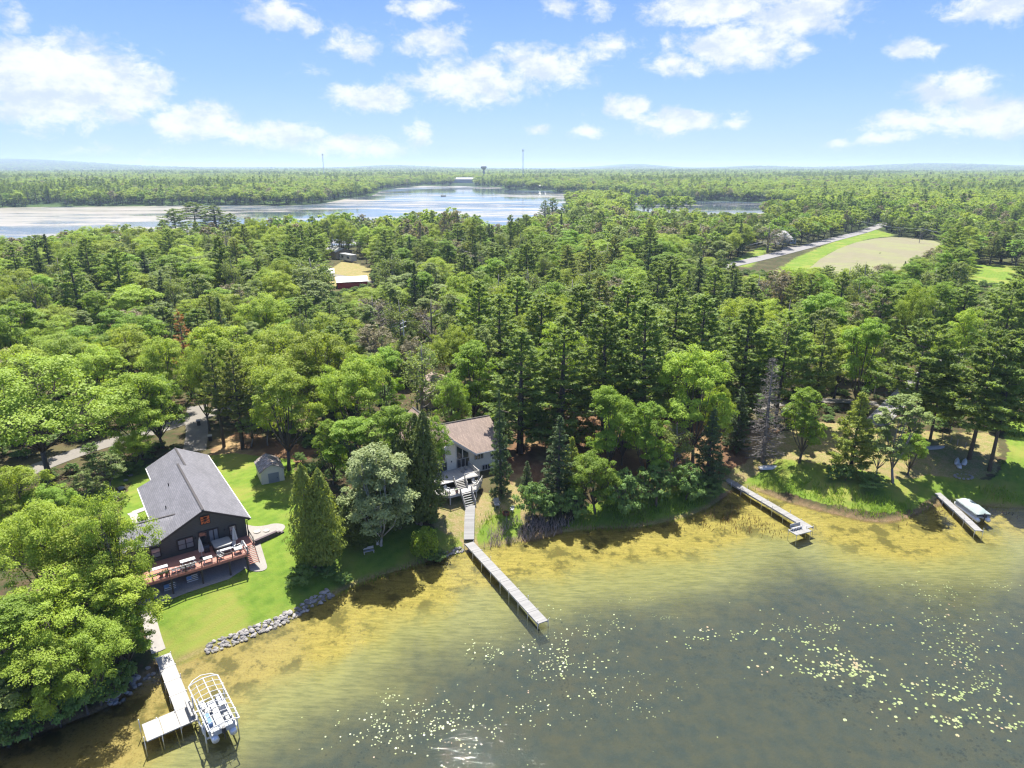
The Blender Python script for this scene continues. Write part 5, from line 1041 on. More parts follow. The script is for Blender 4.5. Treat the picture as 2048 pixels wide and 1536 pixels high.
# ------------------------------------------------------------------ trees placed one by one
CAT = {'oak': 'tree', 'openoak': 'tree', 'maple': 'tree', 'aspen': 'tree', 'poplar': 'tree', 'brown': 'tree', 'pine': 'pine tree', 'youngpine': 'pine tree', 'redpine': 'pine tree', 'spruce': 'spruce tree', 'dead': 'dead tree', 'rust': 'pine tree', 'cedar': 'cedar tree', 'darkcedar': 'cedar tree', 'bare': 'bare tree', 'thin': 'tree', 'weep': 'tree', 'bush': 'bush', 'blossom': 'tree'}
NAME = {'oak': 'oak_tree', 'openoak': 'oak_tree', 'maple': 'maple_tree', 'aspen': 'aspen_tree', 'poplar': 'poplar_tree', 'brown': 'budding_tree', 'pine': 'white_pine', 'youngpine': 'young_pine', 'redpine': 'red_pine', 'spruce': 'spruce_tree', 'dead': 'dead_spruce', 'rust': 'browned_pine', 'cedar': 'cedar_tree', 'darkcedar': 'cedar_tree', 'bare': 'bare_tree', 'thin': 'thin_tree', 'weep': 'larch_tree', 'bush': 'bush', 'blossom': 'blossom_tree'}
TREES = []
def put(kind, x, y, h, w, label, group=None, var=None, rz=None, tilt=None):
    ps = PROTO[kind]; p = ps[(var if var is not None else random.randrange(len(ps))) % len(ps)]
    r = thing(NAME[kind], label, CAT[kind], (x, y, hz(x, y) - .05), random.uniform(0, 6.28) if rz is None else rz, group)
    s = (w / p['w'], w / p['w'] * random.uniform(.92, 1.08), h / p['h']); r.scale = s
    if tilt is None: tilt = .03
    r.rotation_euler[0] = random.uniform(-tilt, tilt); r.rotation_euler[1] = random.uniform(-tilt, tilt)
    link('trunk', p['trunk'], r); link('crown', p['crown'], r); TREES.append((x, y, w, h)); return r
HERO = []
def hero(kind, tx, ty, h, wpx, label, base=None, **kw):
    """tx,ty: pixel of the crown top; h: height, or base = pixel row of the foot"""
    if base is not None:
        p = atg(tx if not isinstance(base, tuple) else base[0], base if not isinstance(base, tuple) else base[1]); x, y = p[0], p[1]
        v = (768 - ty) / FPX; ztop = CAMH + y * (-SP + v * CP) / (CP + v * SP); h = max(1.0, ztop - p[2])
    else:
        z = 2.5
        for _ in range(5): q = at(tx, ty, z + h); z = hz(q[0], q[1])
        x, y = q[0], q[1]
    d = pr(x, y, hz(x, y) + h * .6)[2]; w = wpx / FPX * d * (1.18 if kind == 'pine' else 1)
    HERO.append((x, y, w)); return put(kind, x, y, h, w, label, **kw)
# left shore thicket
hero('openoak', 262, 985, 0, 165, 'leafy oak standing between the dark house and the shore path', base=(258, 1262), var=0, group=None)
hero('oak', 165, 1035, 10.5, 190, 'broad oak in the left shore thicket, closest to the dark house roof', var=0)
hero('oak', 60, 1010, 10.5, 190, 'oak at the upper left edge of the shore thicket', var=1)
hero('oak', 200, 1130, 9.0, 190, 'dense yellow green oak beside the oak at the deck', var=2)
hero('oak', 85, 1145, 9.0, 190, 'oak in the heart of the left shore thicket', var=3)
hero('maple', 0, 1180, 9.0, 170, 'tree at the left picture edge of the shore thicket', var=0)
hero('oak', 165, 1240, 7.5, 170, 'low spreading oak above the left shore rocks', var=1)
hero('oak', 60, 1270, 7.5, 180, 'low oak overhanging the water at the left edge', var=2)
hero('maple', 225, 1195, 7.0, 120, 'small maple at the foot of the oak by the shore path', var=1)
hero('aspen', -10, 1330, 5.5, 150, 'pale leafy young tree at the lower left corner', var=0)
for i, (tx, ty, h, w, lb) in enumerate([(205, 1335, 2.8, 85, 'green shore bush next to the left rock pile'), (160, 1360, 3.0, 95, 'green shore bush, second from the left rock pile'), (105, 1385, 3.0, 100, 'green shore bush in the middle of the left bank'), (45, 1405, 3.0, 110, 'green shore bush, second from the picture corner'), (-10, 1420, 3.0, 110, 'green shore bush at the picture corner'), (245, 1330, 1.8, 55, 'small bush behind the left rock pile'), (30, 1330, 3.4, 130, 'tall bush under the low overhanging oak'), (120, 1315, 3.2, 120, 'tall bush under the spreading oak')]): hero('bush', tx, ty, h, w, lb, group='bushes along the left shore')
hero('oak', 20, 930, 8.5, 130, 'oak at the left edge below the great oak', var=0); hero('maple', 95, 960, 6.5, 100, 'young maple in the shade left of the garden path', var=2); hero('aspen', 165, 935, 4.8, 70, 'pale sapling behind the garden path boulders'); hero('aspen', 205, 900, 5.0, 75, 'slim leafy sapling at the lane edge behind the garden path'); hero('oak', 260, 865, 5.2, 85, 'small understory oak between the lane and the dark house', var=1)
hero('bush', 190, 975, 1.6, 55, 'pale yellow green bush beside the garden path', group='bushes near the garden path'); hero('bush', 250, 925, 1.8, 60, 'dark bush at the lawn edge behind the dark house', group='bushes near the garden path'); hero('bush', 130, 990, 1.8, 60, 'green bush where the garden path ends', group='bushes near the garden path')
# big oaks behind
hero('openoak', 120, 722, 0, 300, 'great spreading oak with dark forked trunk on the left bank', base=(103, 972), var=0, rz=.6)
hero('oak', 255, 745, 12.0, 150, 'broad oak leaning over the gravel lane', var=0); hero('maple', 300, 735, 11.5, 120, 'pale oak crown just left of the drive mouth', var=2)
for i, (tx, ty, w, lb) in enumerate([(40, 690, 150, 'round oak at the left edge behind the great oak'), (110, 668, 150, 'yellow green oak behind the great oak, second from the left edge'), (175, 690, 120, 'smaller oak behind the great oak, third from the left edge'), (240, 650, 150, 'tall round oak behind the great oak, fourth from the left edge'), (318, 672, 110, 'oak beside the rusty pine in the second row')]): hero('oak', tx, ty, 12.5, w, lb, var=i)
hero('rust', 358, 620, 15, 60, 'browned pine with rusty needles among the green oaks', var=0)
hero('oak', 430, 645, 15.0, 150, 'tall oak crown over the drive, left of the paired oaks', var=2); hero('oak', 395, 690, 13.0, 100, 'oak just right of the drive mouth', var=1)
hero('redpine', 420, 690, 14.5, 70, 'dark pine trunk standing at the drive, left one'); hero('redpine', 460, 700, 14.0, 75, 'dark pine trunk standing at the drive, right one')
hero('oak', 545, 652, 15.5, 170, 'large oak with many rounded clumps behind the shed, left half', var=3); hero('oak', 632, 662, 15.0, 170, 'large oak with many rounded clumps behind the shed, right half', var=0)
hero('oak', 590, 720, 0, 150, 'oak with a clear dark trunk right behind the shed', base=(578, 940), var=2)
hero('aspen', 490, 790, 7.5, 75, 'grey green young tree at the litter bed left of the shed'); hero('aspen', 520, 760, 9.5, 70, 'slim tree between the drive pines and the shed oak')
hero('oak', 697, 712, 13.5, 150, 'round bright oak standing above the bright maple', var=1)
hero('maple', 762, 680, 13.5, 95, 'fresh green maple with upright shoots near the middle of the woods', var=0); hero('thin', 838, 695, 12.0, 100, 'grey olive half leafed tree left of the tan house'); hero('maple', 945, 668, 14.0, 110, 'bright maple behind the cream house roof', var=1); hero('maple', 905, 740, 11.0, 80, 'maple leaning over the tan house', var=2)
hero('brown', 750, 645, 11, 90, 'pale grey green oak beside the utility pole'); hero('darkcedar', 812, 660, 10.0, 60, 'dark cedar just below the pale utility pole')
hero('maple', 705, 822, 10.5, 125, 'bright green maple between the twin cedar and the poplar', var=0); hero('maple', 655, 830, 9.0, 70, 'green maple showing behind the twin cedar tip', var=1); hero('aspen', 740, 845, 9.5, 70, 'pale tree peeking over the poplar', var=1)
hero('cedar', 638, 928, 0, 106, 'tall yellow green cedar with twin tips on the lawn', base=(636, 1142), var=0, rz=.2)
hero('poplar', 775, 866, 0, 165, 'silvery white leafed poplar in front of the dark cedar', base=(762, 1092), var=0)
hero('darkcedar', 836, 815, 0, 98, 'tall dark cedar between the poplar and the cream house', base=(838, 1045), var=0); hero('darkcedar', 800, 880, 0, 110, 'second dark cedar directly behind the poplar', base=(795, 1055), rz=1.2); hero('darkcedar', 720, 985, 0, 90, 'low dark cedar at the left foot of the poplar', base=(722, 1085), rz=2.2)
hero('maple', 866, 822, 0, 80, 'bright maple branches overhanging the cream house deck', base=(862, 1020), var=2)
hero('maple', 812, 792, 0, 120, 'green maple hiding the left gable of the cream house', base=(806, 1010), var=0)
hero('weep', 850, 1062, 0, 55, 'small weeping larch bright green at the water edge', base=(852, 1116), var=0)
hero('bush', 868, 1098, 0, 55, 'low bush under the weeping larch', base=(868, 1118)); hero('bush', 690, 1150, 0, 40, 'bright low bush at the right end of the rock wall', base=(688, 1170)); hero('bush', 600, 1140, 0, 65, 'dark juniper at the foot of the twin cedar', base=(602, 1170)); hero('bush', 655, 1125, 0, 55, 'grey green shrub on the right foot of the twin cedar', base=(655, 1150))
# around the cream house
hero('spruce', 1002, 778, 0, 52, 'slender spruce in front of the cream house gable end', base=(1002, 990), var=0); hero('spruce', 1055, 920, 0, 32, 'small pale spruce on the grass by the fire pit', base=(1053, 985), var=1)
hero('bush', 1066, 966, 0, 72, 'large shoreline shrub right of the fire pit', base=(1066, 1048), group=None); hero('bush', 1100, 985, 0, 60, 'green shoreline shrub beside the large one', base=(1104, 1042)); hero('maple', 1186, 898, 0, 105, 'bright rounded maple at the water between dark shrubs', base=(1190, 1030), var=2)
hero('spruce', 1115, 830, 0, 85, 'dark fir rising behind the bright rounded maple', base=(1115, 1010), var=1); hero('youngpine', 1140, 875, 0, 50, 'bluish young pine tip left of the bright rounded maple', base=(1140, 990))
hero('bush', 1245, 955, 0, 90, 'dark green shoreline shrub right of the bright rounded maple', base=(1245, 1030)); hero('bush', 1310, 930, 0, 95, 'grey green shoreline shrub, centre of the shaded bank', base=(1312, 1015)); hero('bush', 1370, 940, 0, 80, 'dark shoreline shrub left of the narrow dock', base=(1372, 1000)); hero('bush', 1150, 985, 0, 60, 'dark shoreline shrub between the two maples', base=(1150, 1040)); hero('bush', 1415, 955, 0, 60, 'dark bush at the landing of the narrow dock', base=(1412, 992))
hero('maple', 1210, 755, 0, 100, 'mid green maple before the tall white pines', base=(1215, 960), var=0); hero('maple', 1290, 792, 0, 95, 'mid green maple in the middle of the shaded bank', base=(1290, 975), var=1); hero('maple', 1250, 800, 9, 80, 'shaded maple between the mid green maples', var=2); hero('thin', 1345, 850, 0, 70, 'thin leafed tree over the orange litter', base=(1345, 960))
hero('oak', 1392, 692, 0, 150, 'tall lime green tree standing out before the pines', base=(1385, 930), var=2); hero('oak', 1428, 770, 0, 70, 'lime green lower crown right of the tall lime tree', base=(1425, 915), var=0)
hero('spruce', 1415, 815, 0, 78, 'dark spruce at the shore by the narrow dock', base=(1412, 975), var=0); hero('spruce', 1470, 770, 0, 60, 'dark fir behind the dead spruce', base=(1470, 900), var=1)
# right lawn
hero('dead', 1552, 712, 0, 85, 'dead grey spruce with bare branches on the right lawn', base=(1525, 925), var=0, rz=.3)
hero('maple', 1615, 765, 0, 88, 'round bright green tree with thin trunks on the right lawn', base=(1598, 925), var=1); hero('youngpine', 1708, 788, 0, 100, 'young white pine on the right lawn', base=(1700, 945)); hero('aspen', 1790, 772, 0, 105, 'tall fresh green tree at the right shore', base=(1785, 965), var=0); hero('aspen', 1755, 850, 0, 70, 'pale shoreline tree left of the tall fresh green one', base=(1752, 955), var=1); hero('maple', 1820, 860, 0, 60, 'dark lower tree right of the tall fresh green one', base=(1815, 950), var=0)
hero('bush', 1662, 928, 0, 36, 'round silvery bush on the right lawn', base=(1662, 958)); hero('bush', 1735, 945, 0, 60, 'dark bush at the foot of the young white pine', base=(1735, 975)); hero('bush', 1690, 935, 0, 40, 'small green bush beside the silvery bush', base=(1690, 962))
hero('pine', 1958, 660, 0, 150, 'tall white pine with a thick trunk by the white kayaks', base=(1938, 918), var=3); hero('pine', 2010, 690, 0, 140, 'tall white pine at the right edge of the lawn', base=(1978, 942), var=3); hero('pine', 1815, 640, 0, 135, 'large white pine behind the tall fresh green tree', base=(1815, 880), var=3); hero('pine', 1880, 700, 0, 100, 'white pine in front of the wood lane', base=(1860, 880), var=3); hero('oak', 1915, 790, 6, 60, 'pale budding tree below the wood lane', var=0)
hero('pine', 1545, 625, 0, 120, 'white pine behind the dead spruce', base=(1550, 850), var=3); hero('pine', 1470, 610, 0, 110, 'white pine right of the tall lime tree', base=(1475, 850), var=0); hero('oak', 1690, 650, 12.5, 120, 'yellow green oak among the pines above the right lawn', var=0); hero('redpine', 1625, 640, 0, 90, 'brownish pine with dead lower limbs above the right lawn', base=(1625, 850)); hero('bare', 1620, 720, 7.5, 70, 'bare grey tree under the brownish pine')
# the tall stand of white pines in the middle
for tx, ty, by, w, v, lb in [(1040, 660, 905, 110, 0, 'white pine right behind the slender spruce'), (1120, 632, 900, 135, 1, 'tallest white pine at the front of the middle stand'), (1208, 612, 880, 120, 2, 'white pine in the middle stand above the mid green maple'), (1285, 600, 880, 125, 0, 'white pine left of the tall lime tree'), (1075, 590, 820, 115, 2, 'white pine in the second row behind the tallest pine'), (1000, 590, 800, 105, 1, 'white pine behind the bright maple of the cream house'), (960, 560, 775, 95, 0, 'white pine in the second row, leftmost of the stand'), (1160, 570, 790, 110, 0, 'white pine in the second row, centre of the stand'), (1335, 570, 800, 110, 1, 'white pine in the second row behind the lime tree'), (1250, 560, 780, 100, 2, 'white pine in the second row right of the centre'), (1030, 555, 745, 95, 0, 'white pine in the third row, leftmost'), (1395, 590, 820, 105, 0, 'white pine directly behind the tall lime tree')]: hero('pine', tx, ty, 0, w, lb, base=(tx, by), var=v)
# notable trees farther off
hero('bare', 742, 598, 10.5, 95, 'bare purplish grey tree below the red barn'); hero('brown', 905, 478, 11, 55, 'pale budding tree in the middle woods'); hero('brown', 860, 475, 11, 55, 'pinkish budding tree in the middle woods'); hero('bare', 1400, 452, 11, 70, 'grey budding tree left of the country road'); hero('bare', 1540, 455, 11, 60, 'purplish tree beside the white blossom'); hero('blossom', 1568, 463, 8, 38, 'white blossoming tree beside the country road')
for tx, ty, w, lb in [(345, 418, 55, 'tall pine breaking the lake line, left of the clump'), (385, 405, 65, 'tallest pine of the clump on the lake line'), (425, 410, 65, 'pine right of the tallest in the lake line clump'), (460, 425, 55, 'pine at the right end of the lake line clump'), (945, 438, 22, 'lone pointed pine against the pale lake, left'), (1022, 430, 20, 'lone pointed pine against the pale lake, centre'), (1090, 400, 26, 'dark twin pine tip on the lake line, left one'), (1106, 396, 24, 'dark twin pine tip on the lake line, right one')]: hero('pine', tx, ty, 17.5, w, lb)

# ------------------------------------------------------------------ the woods
KEEP = [[(285, 985), (352, 893), (430, 905), (500, 925), (575, 908), (578, 1010), (590, 1190), (320, 1200), (300, 1110)], [(372, 822), (412, 825), (432, 900), (372, 900)], [(880, 860), (930, 826), (980, 826), (1000, 890), (1045, 950), (1045, 1060), (900, 1090), (862, 990), (880, 940)], [(1445, 905), (1540, 868), (1640, 865), (1760, 870), (1850, 868), (1960, 868), (2060, 880), (2060, 1012), (1860, 1008), (1800, 1040), (1600, 1000), (1450, 965)], [(655, 515), (672, 508), (712, 512), (740, 548), (735, 572), (690, 572), (665, 556)], [(1452, 534), (1500, 512), (1600, 492), (1740, 456), (1770, 470), (1890, 483), (1860, 500), (1790, 522), (1690, 528), (1620, 526), (1520, 536), (1460, 545)], [(1935, 562), (1948, 528), (2060, 532), (2060, 562)], [(880, 800), (915, 790), (915, 815), (880, 820)], [(888, 502), (925, 502), (925, 516), (888, 516)], [(785, 632), (815, 625), (815, 648), (785, 650)], [(1880, 700), (1930, 690), (2048, 705), (2048, 730), (1920, 730)],
        [(-60, 472), (90, 466), (160, 450), (330, 438), (480, 432), (560, 424), (700, 405), (850, 400), (950, 420), (980, 446), (1012, 446), (1050, 424), (1075, 402), (1130, 396), (1150, 388), (1150, 384), (1100, 374), (850, 366), (690, 392), (300, 406), (-60, 412)]]
KEEP.append([(1245, 397), (1530, 404), (1530, 424), (1255, 419)])
KN = [np.array(k, float) for k in KEEP]
def blocked(x, y, h, w, z0):
    P = []
    for f in (.06, .35, .65, .85): 
        for s in (-.42, 0, .42): P.append((x + s * w, y, z0 + h * f))
    P.append((x, y, z0 + h))
    q = np.array([pr(*p)[:2] for p in P])
    for k in KN:
        lo, hi = k.min(0), k.max(0)
        m = (q[:, 0] > lo[0]) & (q[:, 0] < hi[0]) & (q[:, 1] > lo[1]) & (q[:, 1] < hi[1])
        if m.any() and inpoly(q[m, 0], q[m, 1], [tuple(r) for r in k]).any(): return True
    return False
R5 = np.random.default_rng(5)
def nfield(X, Y, s, ph): return np.sin(X / s + ph) * np.cos(Y / s * 1.1 - ph * 2) + .6 * np.sin(X / s * 2.3 - Y / s * 1.7 + ph * 3)
CLEAR = [LAND, FARLAKE]
roads = [[atg(*q)[:2] for q in [(1300, 572), (1400, 545), (1480, 526), (1560, 507), (1650, 485), (1740, 459), (1775, 446)]], [atg(*q)[:2] for q in [(40, 950), (120, 918), (200, 890), (290, 868), (380, 838), (450, 818), (560, 800)]], [atg(*q)[:2] for q in [(1750, 850), (1850, 745), (1930, 705), (2060, 720)]], [atg(*q)[:2] for q in [(395, 812), (388, 905)]]]
lawns = P_LAWN + P_GREEN_FAR + P_DRY + [[atg(*q)[:2] for q in [(1604, 548), (1652, 508), (1732, 479), (1800, 473), (1892, 485), (1866, 503), (1800, 545), (1720, 565)]]]
houses = [(w1(0, 9.5, 0)[:2], 9.5), (w2(-1, 5, 0)[:2], 8.5), ((sp[0], sp[1]), 3.5)]
cand = []
# dart throwing, front to back
grid = {}
def near_ok(x, y, r):
    gx, gy = int(x // 8), int(y // 8)
    for i in range(gx - 2, gx + 3):
        for j in range(gy - 2, gy + 3):
            for (a, b, c) in grid.get((i, j), ()):
                if (a - x) ** 2 + (b - y) ** 2 < ((r + c) * .5 * .80) ** 2: return False
    return True
def gput(x, y, w): grid.setdefault((int(x // 8), int(y // 8)), []).append((x, y, w))
for (x, y, w) in HERO: gput(x, y, w * .9)
n0 = 30000
Yc = 60 + (470 - 60) * np.sqrt(R5.random(n0)); Xc = (R5.random(n0) * 2 - 1) * (Yc * .80 + 14)
o_ = np.argsort(Yc); Yc = Yc[o_]; Xc = Xc[o_]
Zc, Sc, Fc = height(Xc, Yc); ok = (Sc > 3.0) & (Fc > 3)
for p in lawns: ok &= ~(inpoly(Xc, Yc, p) & (segdist(Xc, Yc, p, True) > .5))
for r_ in roads: ok &= segdist(Xc, Yc, r_) > np.where(Yc > 200, 6.0, 3.0)
for (c, r_) in houses: ok &= np.hypot(Xc - c[0], Yc - c[1]) > r_
n1, n2, n3 = nfield(Xc, Yc, 26, .4), nfield(Xc, Yc, 41, 1.9), nfield(Xc, Yc, 13, 3.3)
rr = R5.random((n0, 4))
for i in np.nonzero(ok)[0]:
    x, y = Xc[i], Yc[i]; px = 1024 + FPX * x / (y * CP + 36 * SP)
    if y < 170: pw = .34 if 930 < px < 1480 else (.28 if px >= 1480 else .12)
    elif y < 300: pw = .13 if px < 900 else .20
    else: pw = .11
    pw += .22 * n1[i]; a = rr[i, 0]
    if a < pw:
        k = 'redpine' if n3[i] > .75 else ('spruce' if rr[i, 1] < .07 else 'pine'); h = (11.5 + 7.0 * rr[i, 2]) * (1 if y < 250 else .85); w = {'pine': 9.0, 'redpine': 7.0, 'spruce': 5.2}[k] * (.85 + .35 * rr[i, 3])
    else:
        q = rr[i, 1]; k = 'oak' if q < .58 + .2 * n2[i] else ('maple' if q < .80 else ('aspen' if q < .92 else ('thin' if q < .96 else ('brown' if q < .985 else 'bare'))))
        h = (9.5 + 4.5 * rr[i, 2]) * (1.18 if (y < 200 and px > 900) else (1.3 if y > 265 and 480 < px < 960 else 1)); w = {'oak': 10.0, 'maple': 7.6, 'aspen': 5.6, 'thin': 6, 'brown': 7.5, 'bare': 6.5}[k] * (.75 + .6 * rr[i, 3]) * (1.28 if y > 140 else 1)
        if y < 110 and px < 700: h *= .8; w *= .85
    if not near_ok(x, y, w): continue
    if blocked(x, y, h, w, Zc[i]):
        h *= .62; w *= .7
        if blocked(x, y, h, w, Zc[i]): continue
    gput(x, y, w); u_, v_, d_ = pr(x, y, Zc[i] + h * .6)
    if u_ < -140 or u_ > 2190: continue
    cand.append((k, x, y, h, w, u_, v_, h * w / d_ ** 2))
BROAD = {'oak', 'maple', 'aspen', 'thin', 'brown', 'bare'}
inview = [c for c in cand if -20 < c[5] < 2070]
br = sorted([c for c in inview if c[0] in BROAD], key=lambda c: -c[7])[:215]; co = sorted([c for c in inview if c[0] not in BROAD], key=lambda c: -c[7])[:215]
single = set(id(c) for c in br + co)
LOOK = {'oak': 'yellow green oak', 'maple': 'mid green maple', 'aspen': 'pale slim tree', 'thin': 'half leafed olive tree', 'brown': 'tan budding tree', 'bare': 'bare grey tree', 'pine': 'white pine', 'redpine': 'brownish pine', 'spruce': 'pointed spruce'}
def place(c):
    u, v, y = c[5], c[6], c[2]
    if y < 125:
        if u < 420: return 'woods behind the great oak'
        if u < 800: return 'woods behind the shed'
        if u < 1060: return 'woods behind the cream house'
        if u < 1460: return 'stand behind the shrubby bank'
        if u < 1760: return 'stand behind the dead spruce'
        return 'stand by the wood lane'
    if y < 190:
        if u < 420: return 'left woods beyond the rusty pine'
        if u < 800: return 'woods between shed and barn'
        if u < 1060: return 'woods around the pale utility pole'
        if u < 1460: return 'pine stand behind the lime tree'
        return 'stand between lawn and field'
    if u < 600: return 'woods below the left lake arm'
    if u < 800: return 'woods around the red barn'
    if u < 1100: return 'woods below the pale lake'
    if u < 1480: return 'woods left of the country road'
    return 'woods around the ploughed field'
SIZE = lambda h, w, k: ('tall ' if h > 16.5 else '') if k not in BROAD else ('large ' if w > 10 else ('small ' if w < 5.5 else ''))
keyed = {}
for c in cand:
    if id(c) in single: keyed.setdefault((SIZE(c[3], c[4], c[0]) + LOOK[c[0]], place(c)), []).append(c)
ORD = ['leftmost', 'second from the left', 'third from the left', 'fourth from the left', 'fifth from the left', 'sixth from the left']
for (lk, pl), cs in keyed.items():
    cs.sort(key=lambda c: c[5]); n = len(cs)
    for i, c in enumerate(cs):
        if n == 1: lb, gr = f'the only {lk} in the {pl}', None
        elif n <= 6: lb, gr = f'{lk} in the {pl}, ' + (ORD[i] if i < n - 1 or n == 1 else 'rightmost'), f'{lk}s in the {pl}'
        else: lb, gr = f'{lk} among many in the {pl}', f'{lk}s in the {pl}'
        put(c[0], c[1], c[2], c[3], c[4], lb, group=gr)
print('candidates', len(cand), 'single', len(single), 'heroes', len(HERO))

# ------------------------------------------------------------------ mass vegetation (kind = stuff)
def joined(p, name):
    v0 = len(p['trunk'].vertices); nv = len(p['crown'].vertices)
    a = np.empty(v0 * 3, np.float32); p['trunk'].vertices.foreach_get('co', a); b = np.empty(nv * 3, np.float32); p['crown'].vertices.foreach_get('co', b)
    me = bpy.data.meshes.new(name); F = [tuple(q.vertices) for q in p['trunk'].polygons] + [tuple(i + v0 for i in q.vertices) for q in p['crown'].polygons]
    me.from_pydata(np.concatenate([a, b]).reshape(-1, 3).tolist(), [], F)
    me.materials.append(p['trunk'].materials[0]); me.materials.append(p['crown'].materials[0])
    mi = np.zeros(len(F), np.int32); mi[len(p['trunk'].polygons):] = 1; me.polygons.foreach_set('material_index', mi); me.update()
    return bpy.data.objects.new(name, me)
def mass(name, label, cat, pts, protos):
    """pts rows: x y z sx sz rot idx ; protos: list of objects that are not linked to the scene"""
    pts = np.asarray(pts, float); me = bpy.data.meshes.new(name); me.vertices.add(len(pts)); me.vertices.foreach_set('co', pts[:, :3].astype(np.float32).ravel())
    for nm, c in (('sx', 3), ('sz', 4), ('rot', 5), ('idx', 6)): a = me.attributes.new(nm, 'FLOAT', 'POINT'); a.data.foreach_set('value', pts[:, c].astype(np.float32))
    me.update(); o = link(name, me); tag(o, label, cat, kind='stuff')
    ng = bpy.data.node_groups.new(name, 'GeometryNodeTree'); ng.interface.new_socket('Geometry', in_out='INPUT', socket_type='NodeSocketGeometry'); ng.interface.new_socket('Geometry', in_out='OUTPUT', socket_type='NodeSocketGeometry')
    N, L = ng.nodes, ng.links; gi = N.new('NodeGroupInput'); go = N.new('NodeGroupOutput'); jn = N.new('GeometryNodeJoinGeometry')
    def attr(nm): a = N.new('GeometryNodeInputNamedAttribute'); a.data_type = 'FLOAT'; a.inputs[0].default_value = nm; return a.outputs[0]
    sx, sz, ro, ix = attr('sx'), attr('sz'), attr('rot'), attr('idx')
    cs = N.new('ShaderNodeCombineXYZ'); L.new(sx, cs.inputs[0]); L.new(sx, cs.inputs[1]); L.new(sz, cs.inputs[2]); cr = N.new('ShaderNodeCombineXYZ'); L.new(ro, cr.inputs[2])
    for k, p in enumerate(protos):
        oi = N.new('GeometryNodeObjectInfo'); oi.inputs['Object'].default_value = p; oi.inputs['As Instance'].default_value = True
        cp = N.new('FunctionNodeCompare'); cp.data_type = 'FLOAT'; cp.operation = 'EQUAL'; L.new(ix, cp.inputs[0]); cp.inputs[1].default_value = k; cp.inputs['Epsilon'].default_value = .3
        ip = N.new('GeometryNodeInstanceOnPoints'); L.new(gi.outputs[0], ip.inputs['Points']); L.new(cp.outputs[0], ip.inputs['Selection']); L.new(oi.outputs['Geometry'], ip.inputs['Instance']); L.new(cs.outputs[0], ip.inputs['Scale']); L.new(cr.outputs[0], ip.inputs['Rotation']); L.new(ip.outputs[0], jn.inputs[0])
    L.new(jn.outputs[0], go.inputs[0]); md = o.modifiers.new('instances', 'NODES'); md.node_group = ng; return o
flat = []; base = {}
for k in ('oak', 'maple', 'aspen', 'thin', 'brown', 'bare', 'pine', 'redpine', 'spruce', 'oak_far', 'maple_far', 'aspen_far', 'pine_far', 'spruce_far', 'brown_far'):
    base[k] = (len(flat), PROTO[k]); flat += [(k, p) for p in PROTO[k]]
allp = [joined(p, k + '_tree') for k, p in flat]
def row(k, x, y, z, h, w):
    b0, ps = base[k]; j = R5.integers(len(ps)); p = ps[j]; return (x, y, z - .1, w / p['w'], h / p['h'], R5.uniform(0, 6.28), b0 + j)
pb_, pc_ = [], []
for c in cand:
    if id(c) in single: continue
    k = c[0]
    if c[2] > 260: k = {'oak': 'oak_far', 'maple': 'maple_far', 'aspen': 'aspen_far', 'thin': 'brown_far', 'brown': 'brown_far', 'bare': 'brown_far', 'pine': 'pine', 'redpine': 'pine_far', 'spruce': 'spruce'}[k]
    if k == 'oak_far' and c[2] < 330: k = 'oak'
    (pb_ if c[0] in BROAD else pc_).append(row(k, c[1], c[2], hz(c[1], c[2]), c[3], c[4]))
mass('broadleaf_woods', 'broadleaf woods filling the middle distance', 'woods', pb_, allp); mass('pine_woods', 'pines mixed through the middle distance woods', 'woods', pc_, allp)
# beyond the lake, to the horizon
far = []
def scatter(y0, y1, cell, hmul, wmul, keep=1.0, lim=.82):
    ys = np.arange(y0, y1, cell); out = []
    for yy in ys:
        m = int(2 * lim * yy / cell); xs = (np.arange(m) - m / 2) * cell; out.append(np.stack([xs + R5.uniform(-.45, .45, m) * cell, yy + R5.uniform(-.45, .45, m) * cell], 1))
    P = np.concatenate(out); P = P[R5.random(len(P)) < keep]; Z, S, F = height(P[:, 0], P[:, 1]); m = (F > 4) & (S > 10)
    for p in lawns: m &= ~inpoly(P[:, 0], P[:, 1], p)
    for r_ in roads: m &= segdist(P[:, 0], P[:, 1], r_) > 8
    P, Z = P[m], Z[m]
    a = nfield(P[:, 0], P[:, 1], 210, .7) + .5 * nfield(P[:, 0], P[:, 1], 70, 2.2); u = R5.random((len(P), 3))
    for (x, y), z, aa, uu in zip(P, Z, a, u):
        k = 'pine_far' if uu[0] < .04 + .08 * max(0, aa) + (.6 if aa > 1.08 else 0) else ('oak_far' if uu[1] < .55 - .12 * aa else ('maple_far' if uu[1] < .83 else ('aspen_far' if uu[1] < .93 else ('brown_far' if uu[1] < .997 else 'spruce_far'))))
        h = (15.5 if k in ('pine_far', 'spruce_far') else 12.0) * (.78 + .45 * uu[2]) * hmul; w = {'pine_far': 9, 'spruce_far': 6.5, 'oak_far': 13, 'maple_far': 9, 'aspen_far': 7.5, 'brown_far': 9}[k] * (.8 + .4 * uu[2]) * wmul
        if y < 1700:
            qx, qy, _d = pr(x, y, z + h * .8); qb = pr(x, y, z)[1]
            if any(kx0 < qx < kx1 and ky0 < qy < ky1 for kx0, ky0, kx1, ky1 in KEEPB): continue
        far.append(row(k, x, y, z, h, w))
KEEPB = [(1245, 399, 1530, 421), (50, 385, 122, 400), (906, 343, 950, 373), (1425, 390, 1605, 405), (1078, 371, 1092, 381), (1470, 445, 1790, 545)]
scatter(472, 900, 8.5, 1.05, 1.0); scatter(900, 1800, 11, 1.15, 1.15); scatter(1800, 3600, 17, 1.2, 1.5); scatter(3600, 8000, 34, 1.25, 2.3)
